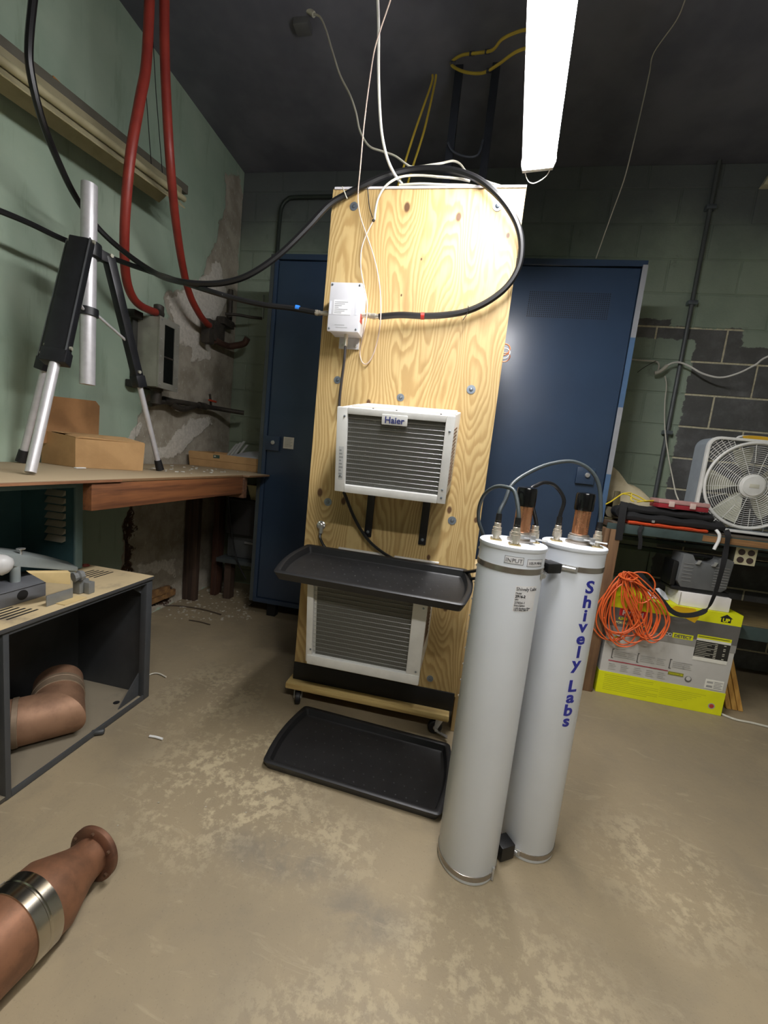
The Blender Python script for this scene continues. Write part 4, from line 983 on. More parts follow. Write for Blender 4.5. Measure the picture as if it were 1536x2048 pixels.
part('foam', MB().prism([(-1.56,2.52,1.03),(-1.27,2.52,1.045),(-1.27,2.70,1.09),(-1.30,2.72,1.10),(-1.50,2.70,1.072)], (0,0,.016)), M('foam_white', (188,190,194), .8, ns=4), fm, bevel=.004)
for i in range(4):
    st_ = thing('plastic_strip', ('first', 'second', 'third', 'fourth')[i] + ' white plastic strip from the left of those leaning in the corner', 'strip', (-1.68+.03*i, 2.7, BZ+.01), 'white strips leaning in the corner')
    x = -1.66 + .028*i
    part('strip', MB().hexa([(x-.05,2.66,BZ+.012),(x-.032,2.66,BZ+.012),(x-.032,2.675,BZ+.012),(x-.05,2.675,BZ+.012)], [(x-.005,2.80,1.135+.012*(i % 3)),(x+.013,2.80,1.135+.012*(i % 3)),(x+.013,2.812,1.135+.012*(i % 3)),(x-.005,2.812,1.135+.012*(i % 3))]), M('strip_white', (186,188,182), .6), st_, bevel=.002)
# plaster crumbs on the bench
cr = MB()
for i in range(34):
    x, y, s_ = random.uniform(-1.72,-1.3), random.uniform(1.75,2.35), random.uniform(.003,.011)
    cr.prism([(x+s_*math.cos(a_+i)*random.uniform(.6,1.3), y+s_*math.sin(a_+i)*random.uniform(.6,1.3), BZ+.0005) for a_ in (0,1.5,2.9,4.5)], (0,0,s_*.4))
o = part('plaster_crumbs', cr, M('crumb_white', (206,204,194), .9), None, smooth=0, kind='stuff'); tag(o, 'white plaster crumbs scattered on the bench top', 'crumbs')

# old light fixture hanging along the left wall
fx = thing('wall_fixture', 'old cream fluorescent fixture without tubes hanging along the upper left wall', 'light', (-1.62, 1.4, 2.35))
CRM = M('aged_cream', (176,168,134), .55, c2=(156,148,116), ns=6)
fn, ff_ = PX(0, 149, -1.62), PX(352, 405, -1.57)          # lower lip, near and far
fdir = (ff_-fn).normalized(); fs_ = fn - fdir*.75; FL = (ff_-fs_).length + .06
FXP = lambda u, dx, dz: fs_ + fdir*u + Vector((dx, 0, dz))
def fbar(name, sec, u0, u1, mat, **k): return part(name, MB().prism([FXP(u0, dx, dz) for dx, dz in sec], fdir*(u1-u0)), mat, fx, **k)
fbar('reflector', [(0,0),(.004,.004),(-.085,.088),(-.15,.035),(-.152,.030),(-.085,.080)], 0, FL, CRM)
fbar('channel', [(-.06,.066),(-.115,.066),(-.12,.125),(-.06,.125)], -.02, FL+.05, M('aged_channel', (150,142,112), .55), bevel=.004)
fbar('upper_bar', [(-.115,.150),(-.160,.150),(-.160,.195),(-.115,.195)], 0, FL+.16, M('dusty_bar', (96,92,80), .7), bevel=.004)
part('tube_ridge', MB().cyl(FXP(0,-.030,.062), FXP(FL+.03,-.030,.062), .015, n=14), CRM, fx)
for u in (.5, FL-.12):
    q = FXP(u, -.09, .125)
    part('hanging_wire', MB().tube([q, q+Vector((-.005,-.05,.35)), Vector((q.x-.01, q.y-.02, ZC-.002))], .0018, 6, smooth=False), DARK, fx)
    part('hanging_wire', MB().tube([q+fdir*.07, q+Vector((-.005,.02,.35)), Vector((q.x-.01, q.y-.02, ZC-.002))], .0018, 6, smooth=False), DARK, fx)
q = FXP(FL*.66, -.125, .165); part('orange_tag', MB().box(q.x-.008, q.x+.008, q.y-.03, q.y+.03, q.z-.0, q.z+.03), M('tag_orange', (190,120,50), .6), fx)

# stainless enclosure, red hoses and pipes on the left wall
INX = M('stainless', (164,162,150), .34, .3, c2=(146,144,132), ns=8)
OLDP = M('old_dark_pipe', (72,66,58), .6, .3, c2=(54,50,46), ns=14, bump=.1)
en = thing('steel_enclosure', 'stainless steel box with a dark window on the left wall above the bench', 'box', (-1.73, 2.05, 1.4))
part('shell', MB().box(-1.80, -1.668, 1.985, 2.135, 1.395, 1.762), INX, en, bevel=.004)
part('rear_plate', MB().box(-1.812, -1.80, 1.955, 2.16, 1.385, 1.775), M('plate_dark', (70,70,66), .5, .5), en, bevel=.002)
ff = MB(); ff.box(-1.668, -1.660, 1.982, 2.138, 1.392, 1.425); ff.box(-1.668, -1.660, 1.982, 2.138, 1.732, 1.765); ff.box(-1.668, -1.660, 1.982, 2.02, 1.425, 1.732); ff.box(-1.668, -1.660, 2.10, 2.138, 1.425, 1.732)
part('door_frame', ff, INX, en)
part('window_pane', MB().box(-1.668, -1.664, 2.02, 2.10, 1.425, 1.732), M('dark_glass', (22,24,22), .15), en)
part('inner_rail', MB().box(-1.664, -1.662, 2.02, 2.10, 1.56, 1.568), OLDP, en)
for y in (1.995, 2.125):
    for z in (1.41, 1.47, 1.56, 1.65, 1.75): part('screw', MB().lathe([(.0045,0),(.004,.003),(.001,.004)], (-1.660, y, z), (1,0,0), 8), STEEL, en)
for z in (1.385, 1.745):
    part('clamp_ear', MB().box(-1.812, -1.765, 1.925, 1.985, z-.008, z+.03), M('ear_black', (40,38,34), .6), en, bevel=.004)
part('top_hub', MB().lathe([(.034,1.762),(.034,1.775),(.026,1.78),(.026,1.84),(.018,1.845)], (-1.735, 2.06, 0), (0,0,1), 20), OLDP, en)
part('bottom_hub', MB().lathe([(.034,1.395),(.034,1.385),(.028,1.38),(.028,1.31),(.02,1.305)], (-1.735, 2.06, 0), (0,0,1), 20), OLDP, en)
REDH = M('red_hose', (150,54,42), .45, c2=(132,44,36), ns=10)
def hose(lab, px, end):
    pts = [PX(x, y, X) for x, y, X in px] + end
    pts[0].z = ZC-.001
    t = thing('red_hose', lab, 'hose', pts[len(pts)//2], 'red hoses on the left wall')
    part('hose', MB().tube(pts, .0195, 12), REDH, t)
    e, e0 = pts[-1], pts[-2]; d = (e-e0).normalized()
    part('end_fitting', MB().cyl(e-d*.02, e+d*.03, .024, n=14), OLDP, t)
hose('left red hose hanging from the ceiling to the stainless enclosure', [(300,-5,-1.46),(294,110,-1.46),(280,200,-1.46),(264,290,-1.47),(254,380,-1.50),(249,470,-1.55),(251,545,-1.62),(262,588,-1.665),(282,612,-1.69)], [Vector((-1.722, 2.035, 1.795))])
hose('right red hose hanging from the ceiling to the dark fittings near the corner', [(326,-5,-1.44),(329,80,-1.44),(333,200,-1.44),(340,320,-1.45),(350,430,-1.52),(363,520,-1.60),(378,585,-1.67),(397,625,-1.69),(410,643,-1.71)], [PX(420,652,-1.74)])
jf = thing('pipe_fittings', 'cluster of dark pipe fittings on the wall at the left rear corner', 'pipes', (-1.77, 2.7, 1.9))
for (x0, y0_, x1, y1_), X, nm in (((417,636,425,690),-1.735,'junction_box'), ((428,640,446,690),-1.75,'junction_box'), ((446,632,466,660),-1.76,'junction_box')):
    a, b = PX(x0, y0_, X), PX(x1, y1_, X)
    part('fitting_box', MB().box(X-.05, X+.012, min(a.y,b.y), max(a.y,b.y), min(a.z,b.z), max(a.z,b.z)), OLDP, jf, bevel=.006)
part('elbow_pipe', MB().tube([PX(430,680,-1.75), PX(455,692,-1.75), PX(472,691,-1.70), PX(488,687,-1.64), PX(495,676,-1.61)], .022, 12), M('rusty_pipe', (86,62,52), .6, .2, bump=.1), jf)
part('side_pipe', MB().tube([PX(450,628,-1.76), PX(478,630,-1.68), PX(500,634,-1.62), PX(524,637,-1.55)], .010, 10), OLDP, jf)
part('side_riser', MB().cyl(PX(526,637,-1.55), PX(527,590,-1.55), .008, n=10), M('white_riser', (150,160,154), .4), jf)
part('back_pipe', MB().cyl(PX(462,580,-1.785), PX(459,640,-1.785), .018, n=12), OLDP, jf)
lp_ = thing('wall_pipe', 'dark pipe running along the left wall under the stainless enclosure', 'pipe', (-1.77, 2.5, 1.33))
pp = [PX(300,808,-1.77), PX(335,802,-1.765), PX(370,806,-1.765), PX(405,812,-1.765), PX(440,818,-1.74), PX(488,826,-1.60)]
part('pipe', MB().tube(pp, .016, 12), OLDP, lp_)
for q in (1, 3): part('coupling', MB().cyl(pp[q]-Vector((0,.035,0)), pp[q]+Vector((0,.035,0)), .023, n=14), OLDP, lp_)
part('branch', MB().tube([pp[1]+Vector((0,.03,-.01)), pp[1]+Vector((.005,.12,-.03)), pp[2]+Vector((0,.05,-.02)), pp[2]+Vector((0,.10,.0))], .018, 10), OLDP, lp_)
part('valve_stem', MB().cyl(pp[3]+Vector((.0,.1,.0)), pp[3]+Vector((.01,.06,.09)), .008, n=10), OLDP, lp_)
part('valve_lever', MB().box(-1.75, -1.735, 2.56, 2.64, 1.405, 1.418), M('lever_red', (178,62,34), .5), lp_, bevel=.003)

# teal equipment shell under the bench, standing on the grey one
TEAL = M('teal_enamel', (82,118,124), .45, c2=(72,106,112), ns=5)
ts = thing('teal_cabinet_shell', 'empty teal metal cabinet shell with louvres under the workbench', 'cabinet', (-1.65, 1.1, .549))
tx0, tx1, ty0, ty1, tz0, tz1 = -1.795, -1.492, .62, 1.383, .549, .906
part('side_wall', MB().box(tx0, tx1-.012, ty1-.004, ty1, tz0, tz1), TEAL, ts)
part('side_wall', MB().box(tx0, tx1-.012, ty0, ty0+.004, tz0, tz1), TEAL, ts)
part('back_wall', MB().box(tx0, tx0+.004, ty0+.004, ty1-.004, tz0, tz1), TEAL, ts)
part('roof', MB().box(tx0, tx1-.012, ty0, ty1, tz1-.004, tz1), TEAL, ts)
part('base', MB().box(tx0, tx1-.012, ty0, ty1, tz0, tz0+.004), TEAL, ts)
TEALL = M('teal_trim', (116,142,144), .45)
for b_ in ((ty1-.028, ty1+.004, tz0, tz1+.003), (ty0-.004, ty0+.028, tz0, tz1+.003), (ty0+.028, ty1-.028, tz1-.016, tz1+.003), (ty0+.028, ty1-.028, tz0, tz0+.016)):
    part('front_frame', MB().box(tx1-.012, tx1, b_[0], b_[1], b_[2], b_[3]), TEALL, ts, bevel=.003)
LVR = M('dusty_louvre', (196,188,170), .8)
for i in range(7):
    z = .655 + i*.032
    part('louvre', MB().hexa([(-1.655,ty1-.005,z),(-1.565,ty1-.005,z),(-1.565,ty1-.022,z-.004),(-1.655,ty1-.022,z-.004)], [(-1.655,ty1-.005,z+.021),(-1.565,ty1-.005,z+.021),(-1.567,ty1-.008,z+.019),(-1.653,ty1-.008,z+.019)]), LVR, ts, bevel=.002)

# grey equipment shell on the floor
SHELL = mat_dusty('dark_grey_shell', (70,70,70), (196,176,136), .92)
INNER = M('shell_inside', (58,60,62), .5, c2=(48,50,52), ns=5)
gs = thing('grey_cabinet_shell', 'open dark grey cabinet shell with dusty top on the floor at left', 'cabinet', (-1.4, 1.1, 0))
gx0, gx1, gy0, gy1, gz1 = -1.80, -1.20, .30, 1.435, .545
part('lid', MB().box(-1.565, gx1+.006, gy0-.004, gy1+.006, gz1-.012, gz1+.002), SHELL, gs, bevel=.002)
part('back_wall', MB().box(-1.562, -1.556, gy0, gy1, .012, gz1-.012), INNER, gs)
sw = part('side_wall', MB().box(-1.556, gx1-.001, gy1-.006, gy1, .004, gz1-.012), INNER, gs)
part('base', mb := MB().box(-1.556, gx1-.001, gy0, gy1-.006, .004, .016), mat_dusty('dusty_base', (74,70,64), (130,120,100), .85), gs)
FRM = M('frame_grey', (66,68,70), .45)
part('corner_post', MB().box(gx1-.028, gx1, gy1-.028, gy1+.003, .002, gz1-.012), FRM, gs, bevel=.002)
part('corner_post', MB().box(gx1-.022, gx1, .872, .888, .002, gz1-.012), FRM, gs, bevel=.002)
part('side_wall', MB().box(-1.556, gx1-.022, .872, .878, .016, gz1-.012), INNER, gs)
part('front_lip', MB().box(gx1-.006, gx1, .888, gy1-.028, .002, .024), FRM, gs, bevel=.001)
part('front_lip', MB().box(gx1-.006, gx1, .888, gy1-.028, gz1-.024, gz1-.012), FRM, gs, bevel=.001)
part('gusset', MB().prism([(gx1-.03, gy1-.028, .018), (gx1-.03, gy1-.13, .018), (gx1-.03, gy1-.028, .12)], (.004,0,0)), FRM, gs)
part('gusset', MB().prism([(gx1-.03, gy1-.028, gz1-.014), (gx1-.03, gy1-.10, gz1-.014), (gx1-.03, gy1-.028, gz1-.07)], (.004,0,0)), FRM, gs)
part('base_hole', MB().cyl((-1.27, 1.34, .0162), (-1.27, 1.34, .0168), .012, n=18), DARK, gs)
for k in range(5):
    for (cx, cy) in ((-1.40, 1.345), (-1.285, .945)):
        x = cx + .016*(k-2)*1.2
        part('vent_slot', MB().hexa([(x-.0035,cy-.045+.004*k,gz1+.0021),(x+.0035,cy-.045+.004*k,gz1+.0021),(x+.0035,cy+.045+.004*k,gz1+.0021),(x-.0035,cy+.045+.004*k,gz1+.0021)],
                                   [(x-.0035,cy-.045+.004*k,gz1+.0027),(x+.0035,cy-.045+.004*k,gz1+.0027),(x+.0035,cy+.045+.004*k,gz1+.0027),(x-.0035,cy+.045+.004*k,gz1+.0027)]), DARK, gs)
# copper elbow inside it
eb = thing('copper_elbow', 'large dusty copper pipe elbow lying inside the grey cabinet shell', 'pipe', (-1.35, 1.1, .016))
er, ez = .080, .016+.081
cor = Vector((-1.315, 1.13, ez)); d1 = Vector((-.66, -.75, 0)).normalized(); d2 = Vector((-.75, .66, 0)).normalized()
def miter(mb, corner, dirn, other, r, L, n=48):
    nrm = (dirn-other).normalized(); u, w_ = MB.frame(dirn); vs = []
    for k, t_ in ((0, None), (1, L)):
        for i in range(n):
            off = (u*math.cos(2*PI*i/n)+w_*math.sin(2*PI*i/n))*r
            if t_ is None:   # slide along the pipe on to the mitre plane
                m_ = (dirn-other).normalized(); tt = -off.dot(Vector((d1-d2)).normalized())/dirn.dot((d1-d2).normalized()); vs.append(corner+off+dirn*tt)
            else: vs.append(corner+off+dirn*t_)
    mb.add(vs, [(i, (i+1) % n, n+(i+1) % n, n+i) for i in range(n)] + [tuple(range(n, 2*n))])
    return mb
arm1 = part('elbow_arm', miter(MB(), cor, d1, d2, er, .19), COPD, eb)
arm2 = part('elbow_arm', miter(MB(), cor, d2, d1, er, .215), COPD, eb)
for t_ in (.105, .130): part('band', MB().lathe([(er+.0004,t_),(er+.003,t_+.001),(er+.003,t_+.016),(er+.0004,t_+.017)], cor, d1, 48), mat_copper('dull_band', (150,130,108), (124,106,86), .5), arm1)
part('band', MB().lathe([(er+.0004,.080),(er+.003,.081),(er+.003,.100),(er+.0018,.101),(er+.0018,.124),(er+.003,.125),(er+.003,.142),(er+.0004,.143)], cor, d2, 48), mat_copper('dull_band', (150,130,108), (124,106,86), .5) , arm2)
for q in (0, 1): part('band_bolt', MB().cyl(cor+d2*.086+Vector((0,er*.9,.03-.05*q)), cor+d2*.14+Vector((0,er*.9,.03-.05*q)), .005, n=10), STEEL, arm2)
# clutter on the grey shell
LZ = gz1 + .0025
ch = thing('grey_chassis', 'grey sheet metal chassis with a round hole on the dusty cabinet top', 'chassis', (-1.40, .92, LZ))
CHS = M('chassis_grey', (112,114,118), .45, .2)
cb_ = [PZ(-60,1237,LZ), PZ(92,1191,LZ)]; cb_ += [cb_[1]+Vector((-.15,.05,0)), cb_[0]+Vector((-.15,.05,0))]
part('body', MB().hexa(cb_, [q+Vector((0,0,.052)) for q in cb_]), CHS, ch, bevel=.003)
e0, e1 = cb_[0], cb_[1]; ed = (e1-e0).normalized(); en_ = Vector((ed.y, -ed.x, 0))
q = e0 + ed*(e1-e0).length*.655 + Vector((0,0,.026)); part('round_hole', MB().cyl(q+en_*.0004, q+en_*.0012, .0165, n=24), DARK, ch)
part('seam', MB().hexa([e0+en_*.0003+Vector((0,0,.0465)), e1+en_*.0003+Vector((0,0,.0465)), e1+en_*.001+Vector((0,0,.0465)), e0+en_*.001+Vector((0,0,.0465))], [e0+en_*.0003+Vector((0,0,.048)), e1+en_*.0003+Vector((0,0,.048)), e1+en_*.001+Vector((0,0,.048)), e0+en_*.001+Vector((0,0,.048))]), DARK, ch)
ar = thing('tapered_arm', 'long tapered pale grey metal arm lying on the clutter at left', 'arm', (-1.40, 1.1, LZ+.06))
ARM = M('arm_grey', (150,158,156), .4, .1)
a0 = [PX(-40,1128,-1.36), PX(-40,1100,-1.36), PX(60,1112,-1.40), PX(110,1122,-1.42), PX(156,1134,-1.44), PX(156,1143,-1.44)]
part('arm_body', MB().prism(a0, (-.06,.01,.012)), ARM, ar, bevel=.004)
kq = PX(42,1109,-1.40); part('arm_knob', MB().lathe([(.004,-.004),(.004,.016),(.012,.018),(.013,.021),(.002,.022)], kq, (0,0,1), 18), STEEL, ar)
hq = PX(0,1129,-1.335); part('arm_handle', MB().lathe([(.004,-.030),(.020,-.028),(.029,-.016),(.032,.0),(.029,.016),(.020,.027),(.004,.031)], hq, (.15,.55,1), 24), M('handle_white', (196,196,194), .4), ar)
part('handle_neck', MB().cyl(hq+Vector((-.07,-.01,.006)), hq, .012, n=16), STEEL, ar)
pq = PX(30,1126,-1.40); part('pivot_post', MB().cyl((pq.x, pq.y, LZ+.045), (pq.x, pq.y, pq.z+.004), .014, n=16), ARM, ar)
pq = PX(140,1140,-1.45); part('rest_block', MB().box(pq.x-.02, pq.x+.008, pq.y-.015, pq.y+.015, LZ, pq.z+.002), ARM, ar, bevel=.003)
bk_ = thing('metal_bracket', 'small metal bracket with a tan plate beside the tapered arm', 'bracket', PZ(130,1230,LZ))
BRK_ = M('bracket_grey', (140,142,140), .45, .4); TAN = M('tan_plate', (204,180,128), .7)
x0 = PZ(146,1196,LZ); x0.z = LZ
part('back_plate', MB().box(x0.x-.004, x0.x, x0.y-.09, x0.y, LZ, LZ+.036), BRK_, bk_, bevel=.001)
part('floor_plate', MB().box(x0.x-.004, x0.x+.035, x0.y-.06, x0.y+.02, LZ, LZ+.002), TAN, bk_)
tq = [PX(58,1146,x0.x+.004), PX(141,1145,x0.x+.004), PX(141,1169,x0.x+.004), PX(92,1165,x0.x+.004)]
part('tan_plate', MB().prism(tq, (-.012,0,.006)), TAN, bk_, bevel=.001)
x1 = PZ(176,1187,LZ); part('upright', MB().box(x1.x-.012, x1.x+.010, x1.y-.006, x1.y+.018, LZ, LZ+.042), BRK_, bk_, bevel=.003)
part('casting', MB().lathe([(.006,-.02),(.018,-.018),(.014,-.004),(.02,.0),(.016,.014),(.006,.016)], PX(158,1152,x0.x-.012), (.3,1,.1), 10), BRK_, bk_, smooth=25)
part('casting', MB().box(x1.x-.045, x1.x-.014, x1.y-.02, x1.y+.02, LZ, LZ+.05), BRK_, bk_, bevel=.006)
part('bolt_head', MB().cyl(PX(160,1160,x0.x+.002), PX(160,1160,x0.x+.010), .004, n=8), DARK, bk_)
rl = thing('tape_roll', 'small red ring lying at the back edge of the dusty cabinet top', 'ring', PZ(172,1130,LZ))
q = PZ(171,1131,LZ+.004); part('ring', MB().tube([q+Vector((.012*math.cos(a_*PI/6), .012*math.sin(a_*PI/6), .001)) for a_ in range(12)], .0035, 8, closed=True, steps=2), M('dusky_red', (120,50,42), .6), rl)

# dark corner under the far bench
sh = thing('low_shelf', 'dark low shelf with grey edge under the bench near the corner', 'shelf', (-1.45, 2.75, .28))
part('shelf_board', MB().box(-1.62, -1.27, 2.55, 2.95, .285, .315), M('shelf_slate', (62,68,68), .6), sh, bevel=.003)
part('shelf_leg', MB().box(-1.58, -1.53, 2.6, 2.66, 0, .285), BRN, sh)
part('shelf_leg', MB().box(-1.33, -1.28, 2.85, 2.91, 0, .285), BRN, sh)
gb = thing('grey_machine_box', 'dark grey box with a pale handle on the low shelf under the bench', 'box', (-1.35, 2.75, .317))
part('body', MB().box(-1.58, -1.275, 2.62, 2.93, .317, .50), M('machine_grey', (70,72,72), .6), gb, bevel=.01)
part('handle', MB().box(-1.44, -1.30, 2.605, 2.62, .43, .445), M('handle_pale', (120,120,116), .5), gb, bevel=.003)
bn = thing('cream_bin', 'small cream plastic bin standing on a dark crate under the far bench end', 'bin', (-1.33, 2.6, .78))
q = PY(513, 985, 2.62)
part('bin', MB().hexa([(q.x-.03,2.60,q.z-.055),(q.x+.05,2.60,q.z-.055),(q.x+.05,2.68,q.z-.055),(q.x-.03,2.68,q.z-.055)], [(q.x-.05,2.58,q.z+.045),(q.x+.07,2.58,q.z+.045),(q.x+.07,2.70,q.z+.045),(q.x-.05,2.70,q.z+.045)]), M('cream_plastic', (206,200,160), .5), bn, bevel=.003)
part('bin_rim', MB().box(q.x-.054, q.x+.074, 2.576, 2.704, q.z+.04, q.z+.052), M('cream_plastic', (206,200,160), .5), bn, bevel=.002)
dc = thing('dark_crate', 'tall dark crate in the shadow under the far end of the bench', 'crate', (-1.33, 2.7, .5))
part('body', MB().box(-1.56, -1.275, 2.56, 2.93, .502, q.z-.056), M('crate_dark', (34,32,30), .8), dc, bevel=.006)
part('lid_edge', MB().box(-1.57, -1.272, 2.55, 2.94, q.z-.075, q.z-.0555), M('crate_dark', (34,32,30), .8), dc, bevel=.003)

# ================================================================== RIGHT WORKBENCH AND ITS LOAD
RZ = .935
rbch = thing('workbench', 'grey green workbench against the back wall at right', 'bench', (1.6, 2.6, 0))
SLATE = M('slate_paint', (58,74,72), .55, c2=(46,60,58), ns=8)
part('bench_top', MB().box(.828, 2.55, 2.265, 2.945, RZ-.03, RZ), mat_dusty('dark_bench_board', (92,70,48), (84,80,70), .7), rbch, bevel=.003)
part('front_edge', MB().box(.80, 2.55, 2.255, 2.2645, RZ-.050, RZ-.004), SLATE, rbch, bevel=.002)
part('worn_edge', MB().box(1.25, 2.55, 2.2525, 2.256, RZ-.040, RZ-.010), mat_lumber('worn_lumber', (150,112,70), (116,84,52), 'X'), rbch)
part('post', MB().box(.815, .865, 2.235, 2.254, .0, .90), mat_lumber('bench_post', (124,94,64), (96,70,48), 'Z'), rbch, bevel=.003)
part('post', MB().box(.790, .812, 2.24, 2.33, .0, .90), mat_lumber('bench_post', (124,94,64), (96,70,48), 'Z'), rbch, bevel=.003)
for z in (.82, .765): part('under_rail', MB().box(.88, 2.5, 2.62, 2.66, z-.012, z+.012), SLATE, rbch, bevel=.002)
part('lower_shelf', MB().box(1.50, 2.55, 2.34, 2.9, .445, .475), mat_lumber('shelf_wood', (122,106,68), (92,80,54), 'X'), rbch, bevel=.002)
part('shelf_edge', MB().box(1.50, 2.55, 2.328, 2.339, .40, .47), SLATE, rbch, bevel=.002)
part('crossbar', MB().cyl((1.3, 2.5, .36), (2.5, 2.5, .36), .016, n=12), DARK, rbch)
part('rear_post', MB().box(2.4, 2.46, 2.3, 2.36, 0, .90), mat_lumber('bench_post', (124,94,64), (96,70,48), 'Z'), rbch)
# box fan
fan = thing('box_fan', 'white box fan with round grille on the right workbench', 'fan', (1.52, 2.46, RZ))
FW = M('fan_white', (224,224,218), .4); FG = M('fan_grey', (150,158,164), .5)
fx0, fx1, fz0, fz1, fy = 1.262, 1.762, RZ+.012, RZ+.500, 2.392
fcx, fcz, R0 = 1.506, 1.197, .222
def rrect(x0, x1, z0, z1, r, n=6):
    pts = []
    for cx, cz, a0 in ((x1-r, z0+r, -PI/2), (x1-r, z1-r, 0), (x0+r, z1-r, PI/2), (x0+r, z0+r, PI)):
        pts += [(cx+r*math.cos(a0+PI/2*i/n), cz+r*math.sin(a0+PI/2*i/n)) for i in range(n+1)]
    return pts
o1, o2 = rrect(fx0, fx1, fz0, fz1, .055), rrect(fx0+.014, fx1-.014, fz0+.014, fz1-.014, .045)
def shell(out, inn, ya, yb):
    n = len(out); b = MB()
    b.v = [Vector((x, ya, z)) for x, z in out] + [Vector((x, ya, z)) for x, z in inn] + [Vector((x, yb, z)) for x, z in out] + [Vector((x, yb, z)) for x, z in inn]
    for i in range(n):
        j = (i+1) % n
        b.f += [(i, j, n+j, n+i), (2*n+i, 3*n+i, 3*n+j, 2*n+j), (i, 2*n+i, 2*n+j, j), (n+i, n+j, 3*n+j, 3*n+i)]
    return b
part('front_frame', shell(o1, o2, fy, fy+.022), FW, fan, bevel=.003)
part('rear_shell', shell(rrect(fx0+.004, fx1-.004, fz0+.003, fz1-.003, .055), rrect(fx0+.012, fx1-.012, fz0+.012, fz1-.012, .048), fy+.022, fy+.128), FG, fan)
part('grille_ring', MB().tube([(fcx+R0*math.cos(a_*PI/24), fy+.004, fcz+R0*math.sin(a_*PI/24)) for a_ in range(48)], .0075, 8, closed=True, steps=1, smooth=False), FW, fan)
gr = MB()
for i in range(15):
    r = .068 + i*.0103
    gr.tube([(fcx+r*math.cos(a_*PI/28), fy+.008-.006*(1-r/R0), fcz+r*math.sin(a_*PI/28)) for a_ in range(56)], .0014, 4, closed=True, smooth=False)
part('grille_rings', gr, FW, fan, kind='stuff')
for i in range(20):
    a_ = 2*PI*i/20 + .1; r_in = .06 if i % 2 == 0 else .12
    part('grille_spoke', MB().tube([(fcx+r_in*math.cos(a_), fy+.004, fcz+r_in*math.sin(a_)), (fcx+(R0-.004)*math.cos(a_), fy+.006, fcz+(R0-.004)*math.sin(a_))], .0014, 5, smooth=False), FW, fan)
cg = MB()
for sx, sz in ((-1, 1), (1, 1), (-1, -1), (1, -1)):
    for k in range(1, 9):
        r = R0 + .012*k
        ang = [math.atan2(sz, sx) + (q-4)*.07 for q in range(9)]
        pts = [(fcx+r*math.cos(t_), fy+.008, fcz+r*math.sin(t_)) for t_ in ang]
        pts = [p for p in pts if fx0+.012 < p[0] < fx1-.012 and fz0+.012 < p[2] < fz1-.012]
        if len(pts) > 1: cg.tube(pts, .0013, 4, smooth=False)
    for q in range(-3, 4):
        t_ = math.atan2(sz, sx)+q*.09; p0 = Vector((fcx+R0*math.cos(t_), fy+.008, fcz+R0*math.sin(t_))); k = R0
        while fx0+.012 < fcx+k*math.cos(t_) < fx1-.012 and fz0+.012 < fcz+k*math.sin(t_) < fz1-.012: k += .004
        cg.tube([p0, (fcx+k*math.cos(t_), fy+.008, fcz+k*math.sin(t_))], .0013, 4, smooth=False)
part('corner_grille', cg, FW, fan, kind='stuff')
hb_ = part('hub_cover', MB().lathe([(.062,-.006),(.062,.002),(.052,.006),(.050,.010),(.02,.013),(.001,.0135)], (fcx, fy+.004, fcz), (0,-1,0), 40), FW, fan)
part('badge', MB().box(fcx-.022, fcx+.022, fy-.0105, fy-.0085, fcz-.010, fcz+.010), M('pale_badge', (206,204,186), .4), hb_, bevel=.003)
BLD = M('blade_plastic', (196,196,176), .45)
for i in range(5):
    a0 = 2*PI*i/5 + .55; b = MB(); N = 7; vs = []
    for k in range(N+1):
        r = .045 + (.205-.045)*k/N; half = .20 + .13*math.sin(PI*k/N*.75)
        for t_, y in ((-half, fy+.075), (half, fy+.040)):
            for dy in (0, .003): vs.append((fcx+r*math.cos(a0+t_), y+dy, fcz+r*math.sin(a0+t_)))
    fs_ = []
    for k in range(N):
        q = 4*k; fs_ += [(q, q+2, q+6, q+4), (q+1, q+5, q+7, q+3), (q, q+4, q+5, q+1), (q+2, q+3, q+7, q+6)]
    fs_ += [(0,1,3,2), (4*N, 4*N+2, 4*N+3, 4*N+1)]
    part('blade', b.add(vs, fs_), BLD, fan)
part('motor', MB().cyl((fcx, fy+.03, fcz), (fcx, fy+.11, fcz), .045, n=28), M('motor_grey', (120,120,112), .5), fan)
rg = MB()
for i in range(9):
    x = fx0+.03+(fx1-fx0-.06)*i/8; rg.box(x-.001, x+.001, fy+.122, fy+.125, fz0+.012, fz1-.012)
for i in range(14):
    z = fz0+.03+(fz1-fz0-.06)*i/13; rg.box(fx0+.012, fx1-.012, fy+.1255, fy+.1275, z-.001, z+.001)
part('rear_grille', rg, FG, fan, smooth=0, kind='stuff')
for x in (fx0+.03, fx1-.09): part('foot', MB().box(x, x+.06, fy+.01, fy+.12, RZ+.0005, fz0+.002), FG, fan, bevel=.003)
hd = part('carry_handle', MB().tube([(fcx-.08,fy+.07,fz1-.003),(fcx-.07,fy+.07,fz1+.014),(fcx-.02,fy+.07,fz1+.020),(fcx+.07,fy+.07,fz1+.018),(fcx+.09,fy+.07,fz1-.003)], .006, 8), FW, fan)
ys_ = thing('yellow_strap', 'short yellow strap lying over the top of the box fan', 'strap', (fcx, fy+.05, fz1+.002))
part('webbing', MB().ribbon([(fcx-.07,fy+.03,fz1+.004),(fcx-.04,fy+.04,fz1+.010),(fcx,fy+.045,fz1+.012),(fcx+.05,fy+.04,fz1+.010),(fcx+.10,fy+.03,fz1+.006)], .026, .004, (0,.6,.8)), M('strap_yellow', (214,168,40), .6), ys_)
